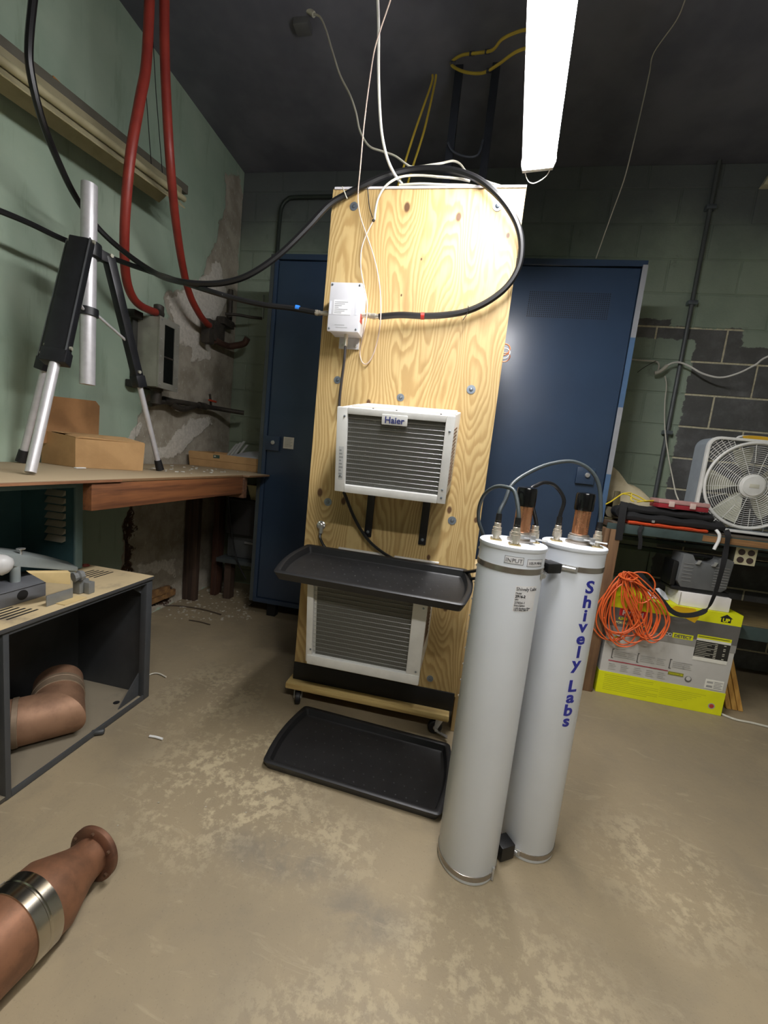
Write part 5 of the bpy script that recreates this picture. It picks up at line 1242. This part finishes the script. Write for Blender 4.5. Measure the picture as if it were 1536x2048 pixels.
# soft black tool case with orange lining
tb = thing('tool_bag', 'black soft tool case with orange lining lying on the right bench front', 'bag', (1.1, 2.38, RZ))
FAB = M('black_fabric', (22,22,23), .85, bump=.15, bs=200)
def puffy(name, x0, x1, y0, y1, z0, z1, mat, parent, r=.02, wob=.006):
    b = MB(); n = 10; vs = []
    for i in range(n+1):
        x = x0+(x1-x0)*i/n; dz = wob*math.sin(i*1.9+x0*7); pr = [(y0, z0), (y0-.006, (z0+z1)/2+dz*.5), (y0+r, z1+dz-r*.2), ((y0+y1)/2, z1+dz+.004), (y1-r, z1+dz-r*.2), (y1, z0)]
        vs += [(x, y, z) for y, z in pr]
    m_ = 6; fs_ = [tuple(range(m_-1, -1, -1)), tuple(range(n*m_, n*m_+m_))]
    for i in range(n): fs_ += [(i*m_+k, i*m_+(k+1) % m_, (i+1)*m_+(k+1) % m_, (i+1)*m_+k) for k in range(m_)]
    return part(name, b.add(vs, fs_), mat, parent, bevel=.004)
puffy('lower_flap', .875, 1.345, 2.262, 2.386, RZ+.022, RZ+.062, FAB, tb)
puffy('bag_body', .88, 1.30, 2.285, 2.386, RZ+.062, RZ+.098, FAB, tb)
LIN = M('orange_lining', (206,72,30), .7)
puffy('lining', .90, 1.27, 2.258, 2.38, RZ+.0015, RZ+.024, LIN, tb, wob=.003)
part('rolled_end', MB().tube([(.872,2.29,RZ+.055),(.874,2.34,RZ+.06),(.875,2.375,RZ+.055)], .030, 12), FAB, tb)
part('strap', MB().ribbon(Q((1248,1004,2.27),(1246,1020,2.245),(1243,1040,2.235),(1240,1058,2.232),(1237,1080,2.232)), .034, .003, (1,0,0)), FAB, tb)
part('strap', MB().ribbon(Q((1285,1052,2.255),(1279,1062,2.235),(1281,1080,2.235),(1279,1098,2.235)), .018, .003, (1,0,0)), FAB, tb)
part('strap', MB().ribbon(Q((1452,1060,2.26),(1456,1072,2.236),(1452,1100,2.225),(1446,1130,2.205),(1438,1160,2.195),(1428,1192,2.19),(1414,1218,2.19),(1390,1229,2.19),(1362,1230,2.19),(1343,1222,2.19),(1327,1204,2.195),(1308,1182,2.2),(1290,1160,2.21),(1278,1146,2.22)), .024, .003, (.5,.2,.7)), FAB, tb)
part('buckle', MB().box(1.005, 1.018, 2.252, 2.257, RZ+.022, RZ+.034), STEEL, tb)
pb = thing('parts_box', 'flat translucent pink parts box lying on the black tool case', 'box', (1.145, 2.38, RZ+.104))
PK = M('pink_plastic', (206,160,154), .35, trans=.25)
px0, px1 = 1.035, 1.268
part('tray', MB().box(px0, px1, 2.285, 2.384, RZ+.1025, RZ+.126), M('red_tray', (150,40,50), .4), pb, bevel=.004)
part('lid', MB().box(px0-.003, px1+.003, 2.282, 2.387, RZ+.1265, RZ+.148), PK, pb, bevel=.005)
for x in (px0+.045, px1-.09): part('latch', MB().box(x, x+.026, 2.276, 2.2825, RZ+.112, RZ+.140), M('latch_clear', (214,190,180), .4), pb, bevel=.002)
# cloth, wires and fittings at the left end of the right bench
cl2 = thing('canvas_cloth', 'beige canvas cloth heaped at the left end of the right bench', 'cloth', (1.0, 2.75, RZ))
b = MB(); nx, ny = 14, 8; vs = []
for i in range(nx+1):
    for j in range(ny+1):
        u, v = i/nx, j/ny; x = .86+.34*u; y = 2.56+.30*v
        h = .27*(1-u**3)*math.sin(PI*min(1, .25+v*.8))**.6 + .03*math.sin(u*9+v*4) + .02
        vs.append((x, y, RZ+.004+max(0, h)*(1-.35*u)*(1 if 0 < v < 1 else .35)))
b.add(vs, [(i*(ny+1)+j, (i+1)*(ny+1)+j, (i+1)*(ny+1)+j+1, i*(ny+1)+j+1) for i in range(nx) for j in range(ny)])
part('cloth', b, M('canvas', (196,184,152), .9, c2=(176,162,128), ns=10, bump=.15), cl2, smooth=80)
hw_ = thing('hardware_pile', 'dark metal hinge and bracket pieces beside the blue cabinet on the bench', 'hardware', (.90, 2.45, RZ))
OLV = M('olive_metal', (96,88,62), .5, .5)
part('hinge_plate', MB().hexa([(.875,2.44,RZ+.05),(.915,2.44,RZ+.05),(.915,2.45,RZ+.05),(.875,2.45,RZ+.05)], [(.885,2.47,RZ+.16),(.915,2.47,RZ+.16),(.915,2.48,RZ+.16),(.885,2.48,RZ+.16)]), OLV, hw_, bevel=.002)
part('pipe_piece', MB().cyl((.858,2.40,RZ+.042), (.858,2.52,RZ+.042), .028, n=16), M('pipe_grey', (120,112,92), .5, .4), hw_)
part('wire_loop', MB().tube([(.87,2.42,RZ+.06),(.90,2.41,RZ+.09),(.94,2.42,RZ+.10),(.95,2.43,RZ+.07),(.91,2.42,RZ+.05)], .004, 6), OLV, hw_)
part('flat_bar', MB().box(.83, .96, 2.40, 2.54, RZ+.001, RZ+.012), OLV, hw_, bevel=.002)
yw = thing('yellow_wire', 'tangle of yellow wire lying over the black tool case end', 'wire', (1.0, 2.38, RZ+.1))
YW = M('yellow_wire', (216,190,50), .5)
for pts in (((1212,1008,2.26),(1222,1003,2.29),(1235,994,2.32),(1247,987,2.34),(1262,986,2.36)), ((1245,988,2.34),(1258,990,2.34),(1270,998,2.34),(1290,1003,2.34),(1308,1002,2.34)), ((1263,988,2.35),(1262,1000,2.33),(1268,1003,2.32)), ((1274,1004,2.33),(1290,1002,2.33),(1309,1001,2.34)), ((1262,987,2.36),(1275,992,2.36),(1292,1002,2.35))):
    part('wire', MB().tube(Q(*pts), .0036, 6), YW, yw)
# white hook tube, quad outlet, power pack, boxes
hk = thing('white_tube', 'short bent white plastic tube hanging off the bench edge', 'tube', (1.33, 2.25, .87))
part('tube', MB().tube(Q((1432,1060,2.26),(1437,1066,2.25),(1439,1072,2.248),(1437,1082,2.247),(1431,1093,2.247),(1428,1099,2.247)), .0075, 10), WHITE, hk)
qo = thing('outlet_box', 'cream four socket outlet box hanging under the right bench', 'outlet', (1.48, 2.32, .795))
CRMO = M('outlet_cream', (212,206,172), .5)
part('box', MB().box(1.437, 1.528, 2.302, 2.36, .797, .881), M('box_zinc', (120,118,106), .5, .4), qo, bevel=.003)
fp = part('face_plate', MB().box(1.434, 1.531, 2.297, 2.3015, .794, .884), CRMO, qo, bevel=.002)
for x in (1.461, 1.504):
    for z in (.819, .859): part('socket', MB().lathe([(.0155,0),(.015,.003),(.0005,.003)], (x, 2.297, z), (0,-1,0), 20), M('socket_brown', (62,46,42), .5), fp)
part('bracket', MB().box(1.46, 1.50, 2.32, 2.34, .881, RZ-.031), OLDP, qo)
yb_ = thing('yellow_product_box', 'large yellow and grey printed cardboard box on the floor under the right bench', 'box', (1.19, 2.38, 0))
P0, P1 = Vector((.888, 2.252, 0)), Vector((1.494, 2.238, 0)); pu = (P1-P0).normalized(); pv = Vector((-pu.y, pu.x, 0)); PW, PH, PD = (P1-P0).length, .545, .27
G = lambda u, z, v=0: P0 + pu*u + pv*v + Vector((0,0,z))
YBX = M('box_yellow', (222,224,20), .5, var=.05); GRB = M('box_grey_print', (196,194,188), .6, var=.05); DGB = M('box_dark_print', (98,96,92), .6, var=.08)
part('carton', MB().hexa([G(.001,.001,.001), G(PW-.001,.001,.001), G(PW-.001,.001,PD), G(.001,.001,PD)], [G(.001,PH,.001), G(PW-.001,PH,.001), G(PW-.001,PH,PD), G(.001,PH,PD)]), GRB, yb_, bevel=.003)
def pr(name, u0, u1, z0, z1, mat, parent, lift=.0006):
    return part(name, MB().hexa([G(u0,z0,-lift), G(u1,z0,-lift), G(u1,z0,.0015-lift*.2), G(u0,z0,.0015-lift*.2)], [G(u0,z1,-lift), G(u1,z1,-lift), G(u1,z1,.0015-lift*.2), G(u0,z1,.0015-lift*.2)]), mat, parent)
low = pr('yellow_band', 0, PW, .001, .125, YBX, yb_)
top_ = pr('yellow_band', .0, PW, .487, PH, YBX, yb_)
dgp = pr('dark_panel', .0, PW, .385, .487, DGB, yb_, .0005)
pr('grey_fade', .0, PW, .345, .385, M('box_mid_print', (146,144,138), .6, var=.05), yb_, .0005)
part('yellow_top', MB().hexa([G(.0,PH,0), G(PW,PH,0), G(PW,PH,PD), G(0,PH,PD)], [G(.0,PH+.0008,0), G(PW,PH+.0008,0), G(PW,PH+.0008,PD), G(0,PH+.0008,PD)]), YBX, yb_)
for u0 in (-.0006, PW-.0006):
    for z0, z1, m_ in ((.001,.125,YBX), (.487,PH,YBX), (.385,.487,DGB)):
        part('side_band', MB().hexa([G(u0,z0,.0), G(u0+.0012,z0,.0), G(u0+.0012,z0,PD), G(u0,z0,PD)], [G(u0,z1,.0), G(u0+.0012,z1,.0), G(u0+.0012,z1,PD), G(u0,z1,PD)]), m_, yb_)
part('tape_tab', MB().prism([G(.27,.52,-.0012), G(.40,.470,-.0012), G(.415,.505,-.0012), G(.39,.545,-.0012), G(.30,.545,-.0012)], pv*.0006), M('amber_tape', (214,170,20), .5), yb_)
# up arrow mark
au, az = .535, .498
upm = part('up_mark', MB().prism([G(au-.030,az+.022,-.001), G(au+.030,az+.022,-.001), G(au,az+.042,-.001)], pv*.0004), BLK_INK, top_)
pr('up_bar', au-.022, au+.022, az, az+.0225, BLK_INK, top_, .0012)
write('lettering', 'UP', .026, YBX, top_, G(au,az+.003,-.0014), pu, (0,0,1), bold=.001)
red = pr('red_badge', .045, .175, .447, .487, M('badge_red', (196,36,40), .5), yb_, .0012)
write('lettering', 'RYOBI', .036, M('badge_white', (236,232,226), .5), red, G(.110,.453,-.0013), pu, (0,0,1), bold=.0012)
write('lettering', '6,500', .019, YBX, dgp, G(.045,.425,-.0008), pu, (0,0,1), align='LEFT', bold=.0005)
write('lettering', 'PORTABLE GENERATOR', .0165, M('box_cream_ink', (214,214,150), .5), dgp, G(.035,.402,-.0008), pu, (0,0,1), align='LEFT', bold=.0005)
write('lettering', 'CO', .023, WHITE, yb_, G(.275,.381,-.0008), pu, (0,0,1), align='LEFT', bold=.0006)
dt = pr('detect_plate', .312, .408, .375, .402, YBX, yb_, .0009)
write('lettering', 'DETECT', .022, DGB, dt, G(.360,.3805,-.0011), pu, (0,0,1), bold=.0008)
sp = pr('spec_header', .425, .580, .396, .414, YBX, yb_, .0009)
pr('spec_subheader', .425, .580, .383, .396, M('spec_white', (226,224,212), .6), yb_, .0009)
tbl = pr('spec_table', .425, .580, .297, .383, M('spec_black', (34,32,28), .6), yb_, .0009)
pr('spec_footer', .425, .580, .277, .297, M('spec_white', (226,224,212), .6), yb_, .0009)
ln = MB()
def bar(mb, u0, u1, z0, z1, l=.0013): mb.hexa([G(u0,z0,-l), G(u1,z0,-l), G(u1,z0,-l+.0003), G(u0,z0,-l+.0003)], [G(u0,z1,-l), G(u1,z1,-l), G(u1,z1,-l+.0003), G(u0,z1,-l+.0003)])
for i in range(9):
    z = .301 + i*.009
    bar(ln, .428, .428+.05+.02*((i*7) % 3), z, z+.0022); bar(ln, .512, .524, z, z+.004)
    if i % 3 != 1: bar(ln, .552, .562, z, z+.004)
part('print', ln, M('print_pale', (196,192,176), .6), tbl, kind='stuff')
ln = MB(); bar(ln, .43, .572, .403, .408); part('print', ln, M('olive_ink', (120,120,30), .6), sp)
part('red_line', (lambda b: (bar(b, .035, .325, .188, .193, .0008), b)[1])(MB()), M('line_red', (170,50,70), .6), yb_)
ln = MB()
for u in (.045, .17, .325):
    bar(ln, u, u+.0045, .205, .258, .0008); bar(ln, u, u+.010, .254, .258, .0008); bar(ln, u, u+.010, .205, .209, .0008)
part('bracket_print', ln, DGB, yb_, kind='stuff')
ln = MB()
for u, w_ in ((.058,.07), (.125,.04), (.185,.07), (.265,.04), (.34,.06), (.39,.04)):
    for i in range(4): bar(ln, u, u+w_*(1-.12*(i % 3)), .215+i*.010, .219+i*.010, .0008)
for u in (.04, .10, .165, .225, .28):
    for i in range(4): bar(ln, u, u+.038-.008*(i % 2), .142+i*.010, .145+i*.010, .0008)
part('text_lines', ln, M('faint_ink', (172,170,164), .7), yb_, kind='stuff')
ln = MB()
for i in range(9): bar(ln, .03, .30-.05*(i % 3 == 2) if i > 2 else .27-.12*(i == 2), .108-i*.0105, .1105-i*.0105, .0009)
for i in range(6): bar(ln, .305, .52-.02*i, .094-i*.0105, .0962-i*.0105, .0009)
part('text_lines', ln, M('olive_print', (178,180,26), .7), low, kind='stuff')
oc = pr('olive_tag', .328, .400, .172, .190, M('olive_tag', (140,138,50), .6), yb_, .0009)
write('lettering', 'OUTDOOR USE', .009, YBX, oc, G(.364,.178,-.0011), pu, (0,0,1))
part('seal', MB().lathe([(.016,0),(.016,.0006),(.0005,.0006)], G(.425,.165,-.0004), -pv, 24), DGB, yb_)
part('seal_face', MB().lathe([(.011,0),(.011,.0004),(.0005,.0004)], G(.425,.169,-.0012), -pv, 20), GRB, yb_)
wl_ = pr('white_label', .505, .588, .135, .185, M('spec_white', (226,224,212), .6), yb_, .0009)
ln = MB()
for k in range(16):
    bar(ln, .512+k*.0017, .512+k*.0017+.0006+.0006*(k % 3 == 0), .165, .176); bar(ln, .512+k*.0017, .512+k*.0017+.0006+.0006*(k % 2 == 0), .143, .154)
for i in range(5): bar(ln, .545, .583-.006*(i % 2), .142+i*.008, .1445+i*.008)
part('barcode_print', ln, INK, wl_, kind='stuff')
part('round_logo', MB().lathe([(.016,0),(.016,.0006),(.0005,.0006)], G(.555,.045,-.0006), -pv, 24), M('logo_grey', (170,168,150), .5), low)
part('logo_core', MB().lathe([(.011,0),(.011,.0004),(.0005,.0004)], G(.555,.045,-.0013), -pv, 20), M('logo_red', (180,60,50), .5), low)
wb = thing('white_carton', 'small plain white carton standing on the yellow product box', 'box', (1.32, 2.33, PH+.002))
part('carton', MB().hexa([(1.205,2.262,PH+.002),(1.438,2.256,PH+.002),(1.455,2.40,PH+.002),(1.205,2.41,PH+.002)], [(1.205,2.262,PH+.074),(1.438,2.256,PH+.074),(1.455,2.40,PH+.074),(1.205,2.41,PH+.074)]), M('white_card', (232,228,222), .6, var=.04), wb, bevel=.002)
part('carton_seam', MB().box(1.2065, 1.2085, 2.2575, 2.2615, PH+.003, PH+.073), M('seam_grey', (180,176,166), .7), wb)
pw = thing('power_pack', 'dark grey ribbed plastic power pack with handle on the white carton', 'case', (1.31, 2.33, PH+.076))
PWG = M('pack_grey', (104,106,106), .45, c2=(92,94,94), ns=6); PZ0 = PH+.076
part('base', MB().box(1.165, 1.435, 2.275, 2.40, PZ0, PZ0+.020), BLACK, pw, bevel=.006)
part('body', MB().prism([(1.205,2.272,PZ0+.020),(1.395,2.272,PZ0+.020),(1.415,2.272,PZ0+.04),(1.425,2.272,PZ0+.185),(1.40,2.272,PZ0+.195),(1.355,2.272,PZ0+.195),(1.34,2.272,PZ0+.16),(1.255,2.272,PZ0+.16),(1.235,2.272,PZ0+.195),(1.19,2.272,PZ0+.195),(1.185,2.272,PZ0+.05)], (0,.11,0)), PWG, pw, bevel=.005)
part('side_band', MB().box(1.158, 1.184, 2.285, 2.385, PZ0+.02, PZ0+.15), BLACK, pw, bevel=.006)
part('handle', MB().tube([(1.24,2.33,PZ0+.175),(1.25,2.325,PZ0+.188),(1.30,2.322,PZ0+.192),(1.345,2.325,PZ0+.188),(1.355,2.33,PZ0+.175)], .009, 10), BLACK, pw)
for x in (1.262, 1.335): part('latch', MB().hexa([(x-.012,2.262,PZ0+.15),(x+.004,2.262,PZ0+.15),(x+.004,2.272,PZ0+.15),(x-.012,2.272,PZ0+.15)], [(x-.002,2.264,PZ0+.172),(x+.014,2.264,PZ0+.172),(x+.014,2.272,PZ0+.172),(x-.002,2.272,PZ0+.172)]), STEEL, pw, bevel=.001)
for i in range(8): part('rib', MB().box(1.345, 1.412, 2.2695, 2.2722, PZ0+.045+i*.014, PZ0+.050+i*.014), M('rib_grey', (126,126,124), .5), pw)
for i in range(6): part('rib', MB().box(1.20, 1.245, 2.2700, 2.2722, PZ0+.055+i*.018, PZ0+.059+i*.018), M('rib_grey', (126,126,124), .5), pw)
bg = thing('plastic_packet', 'crumpled clear plastic packet lying beside the white carton', 'packet', (1.14, 2.36, PH+.002))
part('film', MB().add([(1.09,2.31,PH+.004),(1.15,2.30,PH+.010),(1.19,2.32,PH+.004),(1.10,2.37,PH+.03),(1.15,2.36,PH+.055),(1.195,2.38,PH+.03),(1.10,2.43,PH+.006),(1.15,2.44,PH+.014),(1.19,2.43,PH+.005)], [(0,1,4,3),(1,2,5,4),(3,4,7,6),(4,5,8,7)]), M('clear_film', (206,210,216), .25), bg, smooth=0)
# wooden stakes behind the box
STK = mat_lumber('yellow_stake', (206,158,78), (176,128,58), 'Z')
for i in range(3):
    x = 1.555 + .028*i
    s_ = thing('wood_stake', ('left', 'middle', 'right')[i] + ' yellow wood stake leaning behind the product box', 'stake', (x+.05, 2.32, 0), 'wood stakes')
    part('stake', MB().hexa([(x+.02,2.33,.002),(x+.044,2.33,.002),(x+.044,2.35,.002),(x+.02,2.35,.002)], [(x-.06,2.44,.39),(x-.036,2.44,.39),(x-.036,2.46,.39),(x-.06,2.46,.39)]), STK, s_, bevel=.002)
# orange extension cord hung in a hank over the box corner
ec = thing('extension_cord', 'orange extension cord hank hanging over the yellow product box', 'cord', (1.0, 2.2, .3))
ORG = M('orange_jacket', (226,102,46), .45, var=.08)
random.seed(11)
apex = PY(1256, 1152, 2.20); pts = []
def lobe(cx, cy, rx, ry, yy, lean):
    o_ = []
    for k in range(9):
        t_ = -PI*.5 + 2*PI*k/9
        o_.append((cx + rx*math.cos(t_) + lean*ry*math.sin(t_), cy + ry*math.sin(t_), yy + .012*math.sin(2*t_)))
    return o_
loops = []
for i in range(15):
    f_ = i/14
    bx = 1222 + 96*f_ + random.uniform(-12, 12); by = 1285 - 10*abs(f_-.5) + random.uniform(-14, 10)
    wx = random.uniform(18, 42)
    yy = 2.222 - .0036*i
    loops.append([(1254+random.uniform(-9,9), 1150+random.uniform(-8,8), yy), ((1254*.55+bx*.45)-wx*.8, 1190+random.uniform(-8,8), yy-.006), (bx-wx, by-42, yy), (bx-wx*.55, by-8, yy-.002), (bx, by, yy-.004), (bx+wx*.6, by-10, yy-.004), (bx+wx, by-46, yy-.002), ((1254*.5+bx*.5)+wx*.9, 1188+random.uniform(-6,6), yy-.01)])
loops.append([(1250,1165,2.19),(1225,1185,2.185),(1208,1215,2.185),(1206,1245,2.187),(1222,1262,2.187),(1252,1264,2.182),(1285,1245,2.176),(1296,1215,2.172),(1290,1185,2.172),(1272,1166,2.178)])
loops.append([(1246,1160,2.192),(1215,1190,2.188),(1203,1225,2.188),(1212,1255,2.188),(1240,1266,2.184),(1270,1250,2.178),(1276,1222,2.176)])
loops.append([(1262,1150,2.188),(1290,1145,2.180),(1305,1156,2.178),(1310,1172,2.178),(1300,1198,2.174),(1280,1206,2.172),(1268,1190,2.176)])
for L_ in loops:
    part('cord_loop', MB().tube(Q(*L_), .0036, 6, closed=True, steps=5), ORG, ec)
part('cord_bind', MB().tube(Q((1238,1150,2.185),(1250,1158,2.165),(1266,1160,2.165),(1276,1152,2.185),(1262,1146,2.21),(1246,1146,2.21)), .0042, 6, closed=True), ORG, ec)
e_ = Q((1208,1235,2.19),(1212,1252,2.2),(1219,1266,2.21),(1228,1275,2.222)); part('cord_tail', MB().tube(e_, .0036, 6), ORG, ec)
q = PY(1235, 1277, 2.226); part('cord_socket', MB().lathe([(.010,-.02),(.013,-.016),(.0135,.010),(.011,.012),(.010,.006)], q, (-.2,-1,.3), 18), M('socket_yellow', (190,170,30), .4), ec)
# white cord with inline plug on the back wall
ic = thing('inline_plug_cable', 'white cord with an inline plug strung across the right back wall', 'cord', PY(1325, 740, 2.88))
part('cord', MB().tube(Q((1236,709,2.86),(1262,718,2.9),(1290,721,2.92),(1312,723,2.93),(1318,730,2.92),(1316,742,2.91)), .0052, 8), WIREB, ic)
part('inline_plug', MB().tube(Q((1309,746,2.905),(1318,744,2.9),(1328,737,2.9),(1334,731,2.9)), .0115, 10), WIREB, ic)
part('cord', MB().tube(Q((1334,731,2.9),(1345,726,2.9),(1360,725,2.9),(1380,733,2.89),(1405,747,2.87),(1440,755,2.84),(1475,747,2.8),(1510,730,2.76),(1550,708,2.72)) + [Vector((2.1,2.78,2.12)), Vector((2.6,2.88,2.25))], .0056, 8), WIREW, ic)
part('cord_tie', MB().tube(Q((1312,722,2.925),(1300,728,2.93),(1285,737,2.945),(1275,745,2.95)), .002, 6), DARK, ic)
part('hanging_lead', MB().tube(Q((1330,752,2.9),(1333,772,2.9),(1330,800,2.9),(1329,840,2.88),(1332,880,2.84),(1338,920,2.76),(1345,955,2.62),(1351,985,2.48),(1357,1000,2.40)), .0034, 8), WIREB, ic)
wtr = thing('wall_bracket', 'small cream bracket at the far right edge of the back wall', 'bracket', PY(1534, 362, 2.9))
q = PY(1536, 362, 2.93); part('bracket', MB().hexa([(q.x-.03,2.91,q.z-.03),(q.x+.06,2.91,q.z-.03),(q.x+.06,2.955,q.z-.03),(q.x-.03,2.955,q.z-.03)], [(q.x,2.91,q.z+.04),(q.x+.06,2.91,q.z+.04),(q.x+.06,2.955,q.z+.04),(q.x,2.955,q.z+.04)]), CRMO, wtr, bevel=.003)
# cords and scraps on the floor
F = lambda *a: [PZ(x, y, .006) for x, y in a]
cable('pale cord running along the floor to the right edge', F((1436,1424),(1452,1432),(1475,1440),(1505,1446),(1545,1456),(1600,1470),(1720,1490),(1900,1500)), .0058, WIREB, cat='cord', name='floor_cable')
cable('thin dark wire curving over the floor near the left corner', F((300,1216),(322,1212),(350,1211),(385,1215),(415,1221),(442,1229)), .004, M('dusty_wire', (74,62,50), .7), cat='wire', name='floor_wire')
cable('brown twig of wire lying on the floor before the left blue cabinet', F((378,1240),(398,1243),(420,1249)), .003, M('dusty_wire', (74,62,50), .7), cat='wire', name='floor_wire')
cable('bent white wire scrap beside the grey cabinet shell', F((295,1352),(305,1347),(318,1347),(332,1354)), .0032, WIREB, cat='wire', name='floor_wire')
cable('white plastic straw scrap on the floor left of the tray', F((299,1472),(312,1474),(325,1478)), .0042, WHITE, cat='scrap', name='plastic_scrap')
cpq = PZ(196, 1464, .012); cp = thing('rubber_plug', 'small dark rubber plug on the floor before the grey cabinet shell', 'plug', (cpq.x, cpq.y, 0))
part('plug', MB().lathe([(.009,-.02),(.0105,-.018),(.0105,.016),(.008,.02)], (cpq.x, cpq.y, .0112), (.8,.5,0), 16), M('plug_grey', (58,60,60), .5), cp)
cable('dark lead hanging down in the gap left of the blue cabinets', Q((456,985,2.55),(462,1050,2.55),(470,1105,2.55),(480,1135,2.52),(492,1158,2.5)), .005, CABLE, cat='wire', name='loose_lead')
chips = M('plaster_chip', (182,176,160), .95, c2=(160,152,134), ns=20, bump=.2)
random.seed(5)
for i, (px, py, r) in enumerate(((436,1150,.05),(424,1158,.022),(412,1160,.03),(402,1172,.024),(448,1170,.07),(428,1180,.055),(462,1180,.03))):
    q = PZ(px, py, .008); lab = ('pale plaster shard leaning at the foot of the corner', 'small white plaster shard beside the brown post', 'white plaster flake left of the shard pile', 'plaster lump at the foot of the brown post', 'large flat plaster slab on the floor at the corner', 'broad plaster flake in front of the slab', 'plaster flake nearest the left blue cabinet')[i]
    s_ = thing('plaster_shard', lab, 'plaster', (q.x, q.y, 0)); n = random.randint(5, 7)
    pg = [(q.x+r*math.cos(2*PI*k/n+i)*random.uniform(.6,1.1), q.y+r*math.sin(2*PI*k/n+i)*random.uniform(.6,1.1), .001) for k in range(n)]
    o = MB()
    if i == 0: o.prism([(q.x-.035,q.y,.002),(q.x+.035,q.y+.01,.002),(q.x+.03,q.y+.03,.075),(q.x+.005,q.y+.035,.095),(q.x-.032,q.y+.03,.07)], (0,.008,0))
    else: o.prism(pg, (random.uniform(-.004,.004), 0, .010+.012*random.random()))
    part('shard', o, M('skim_white', (206,202,192), .9) if i < 3 else chips, s_, smooth=0)
db = MB()
for i in range(260):
    a_ = random.random()
    px = 330+180*random.random()**.8; py = 1178 + 62*random.random()
    q = PZ(px, py, .001); r = random.uniform(.002,.011)
    n = random.randint(3, 5)
    db.prism([(q.x+r*math.cos(2*PI*k/n+a_*6)*random.uniform(.6,1.2), q.y+r*math.sin(2*PI*k/n+a_*6)*random.uniform(.6,1.2), .0005) for k in range(n)], (0,0,r*random.uniform(.15,.5)))
for i in range(40):
    q = PZ(random.uniform(230,700), random.uniform(1330,1760), .001); r = random.uniform(.0012,.0035)
    db.prism([(q.x+r, q.y, .0005), (q.x, q.y+r, .0005), (q.x-r, q.y-r*.4, .0005)], (0,0,r*.6))
o = part('plaster_debris', db, chips, None, smooth=0, kind='stuff'); tag(o, 'scattered plaster debris on the floor in the left corner', 'debris')
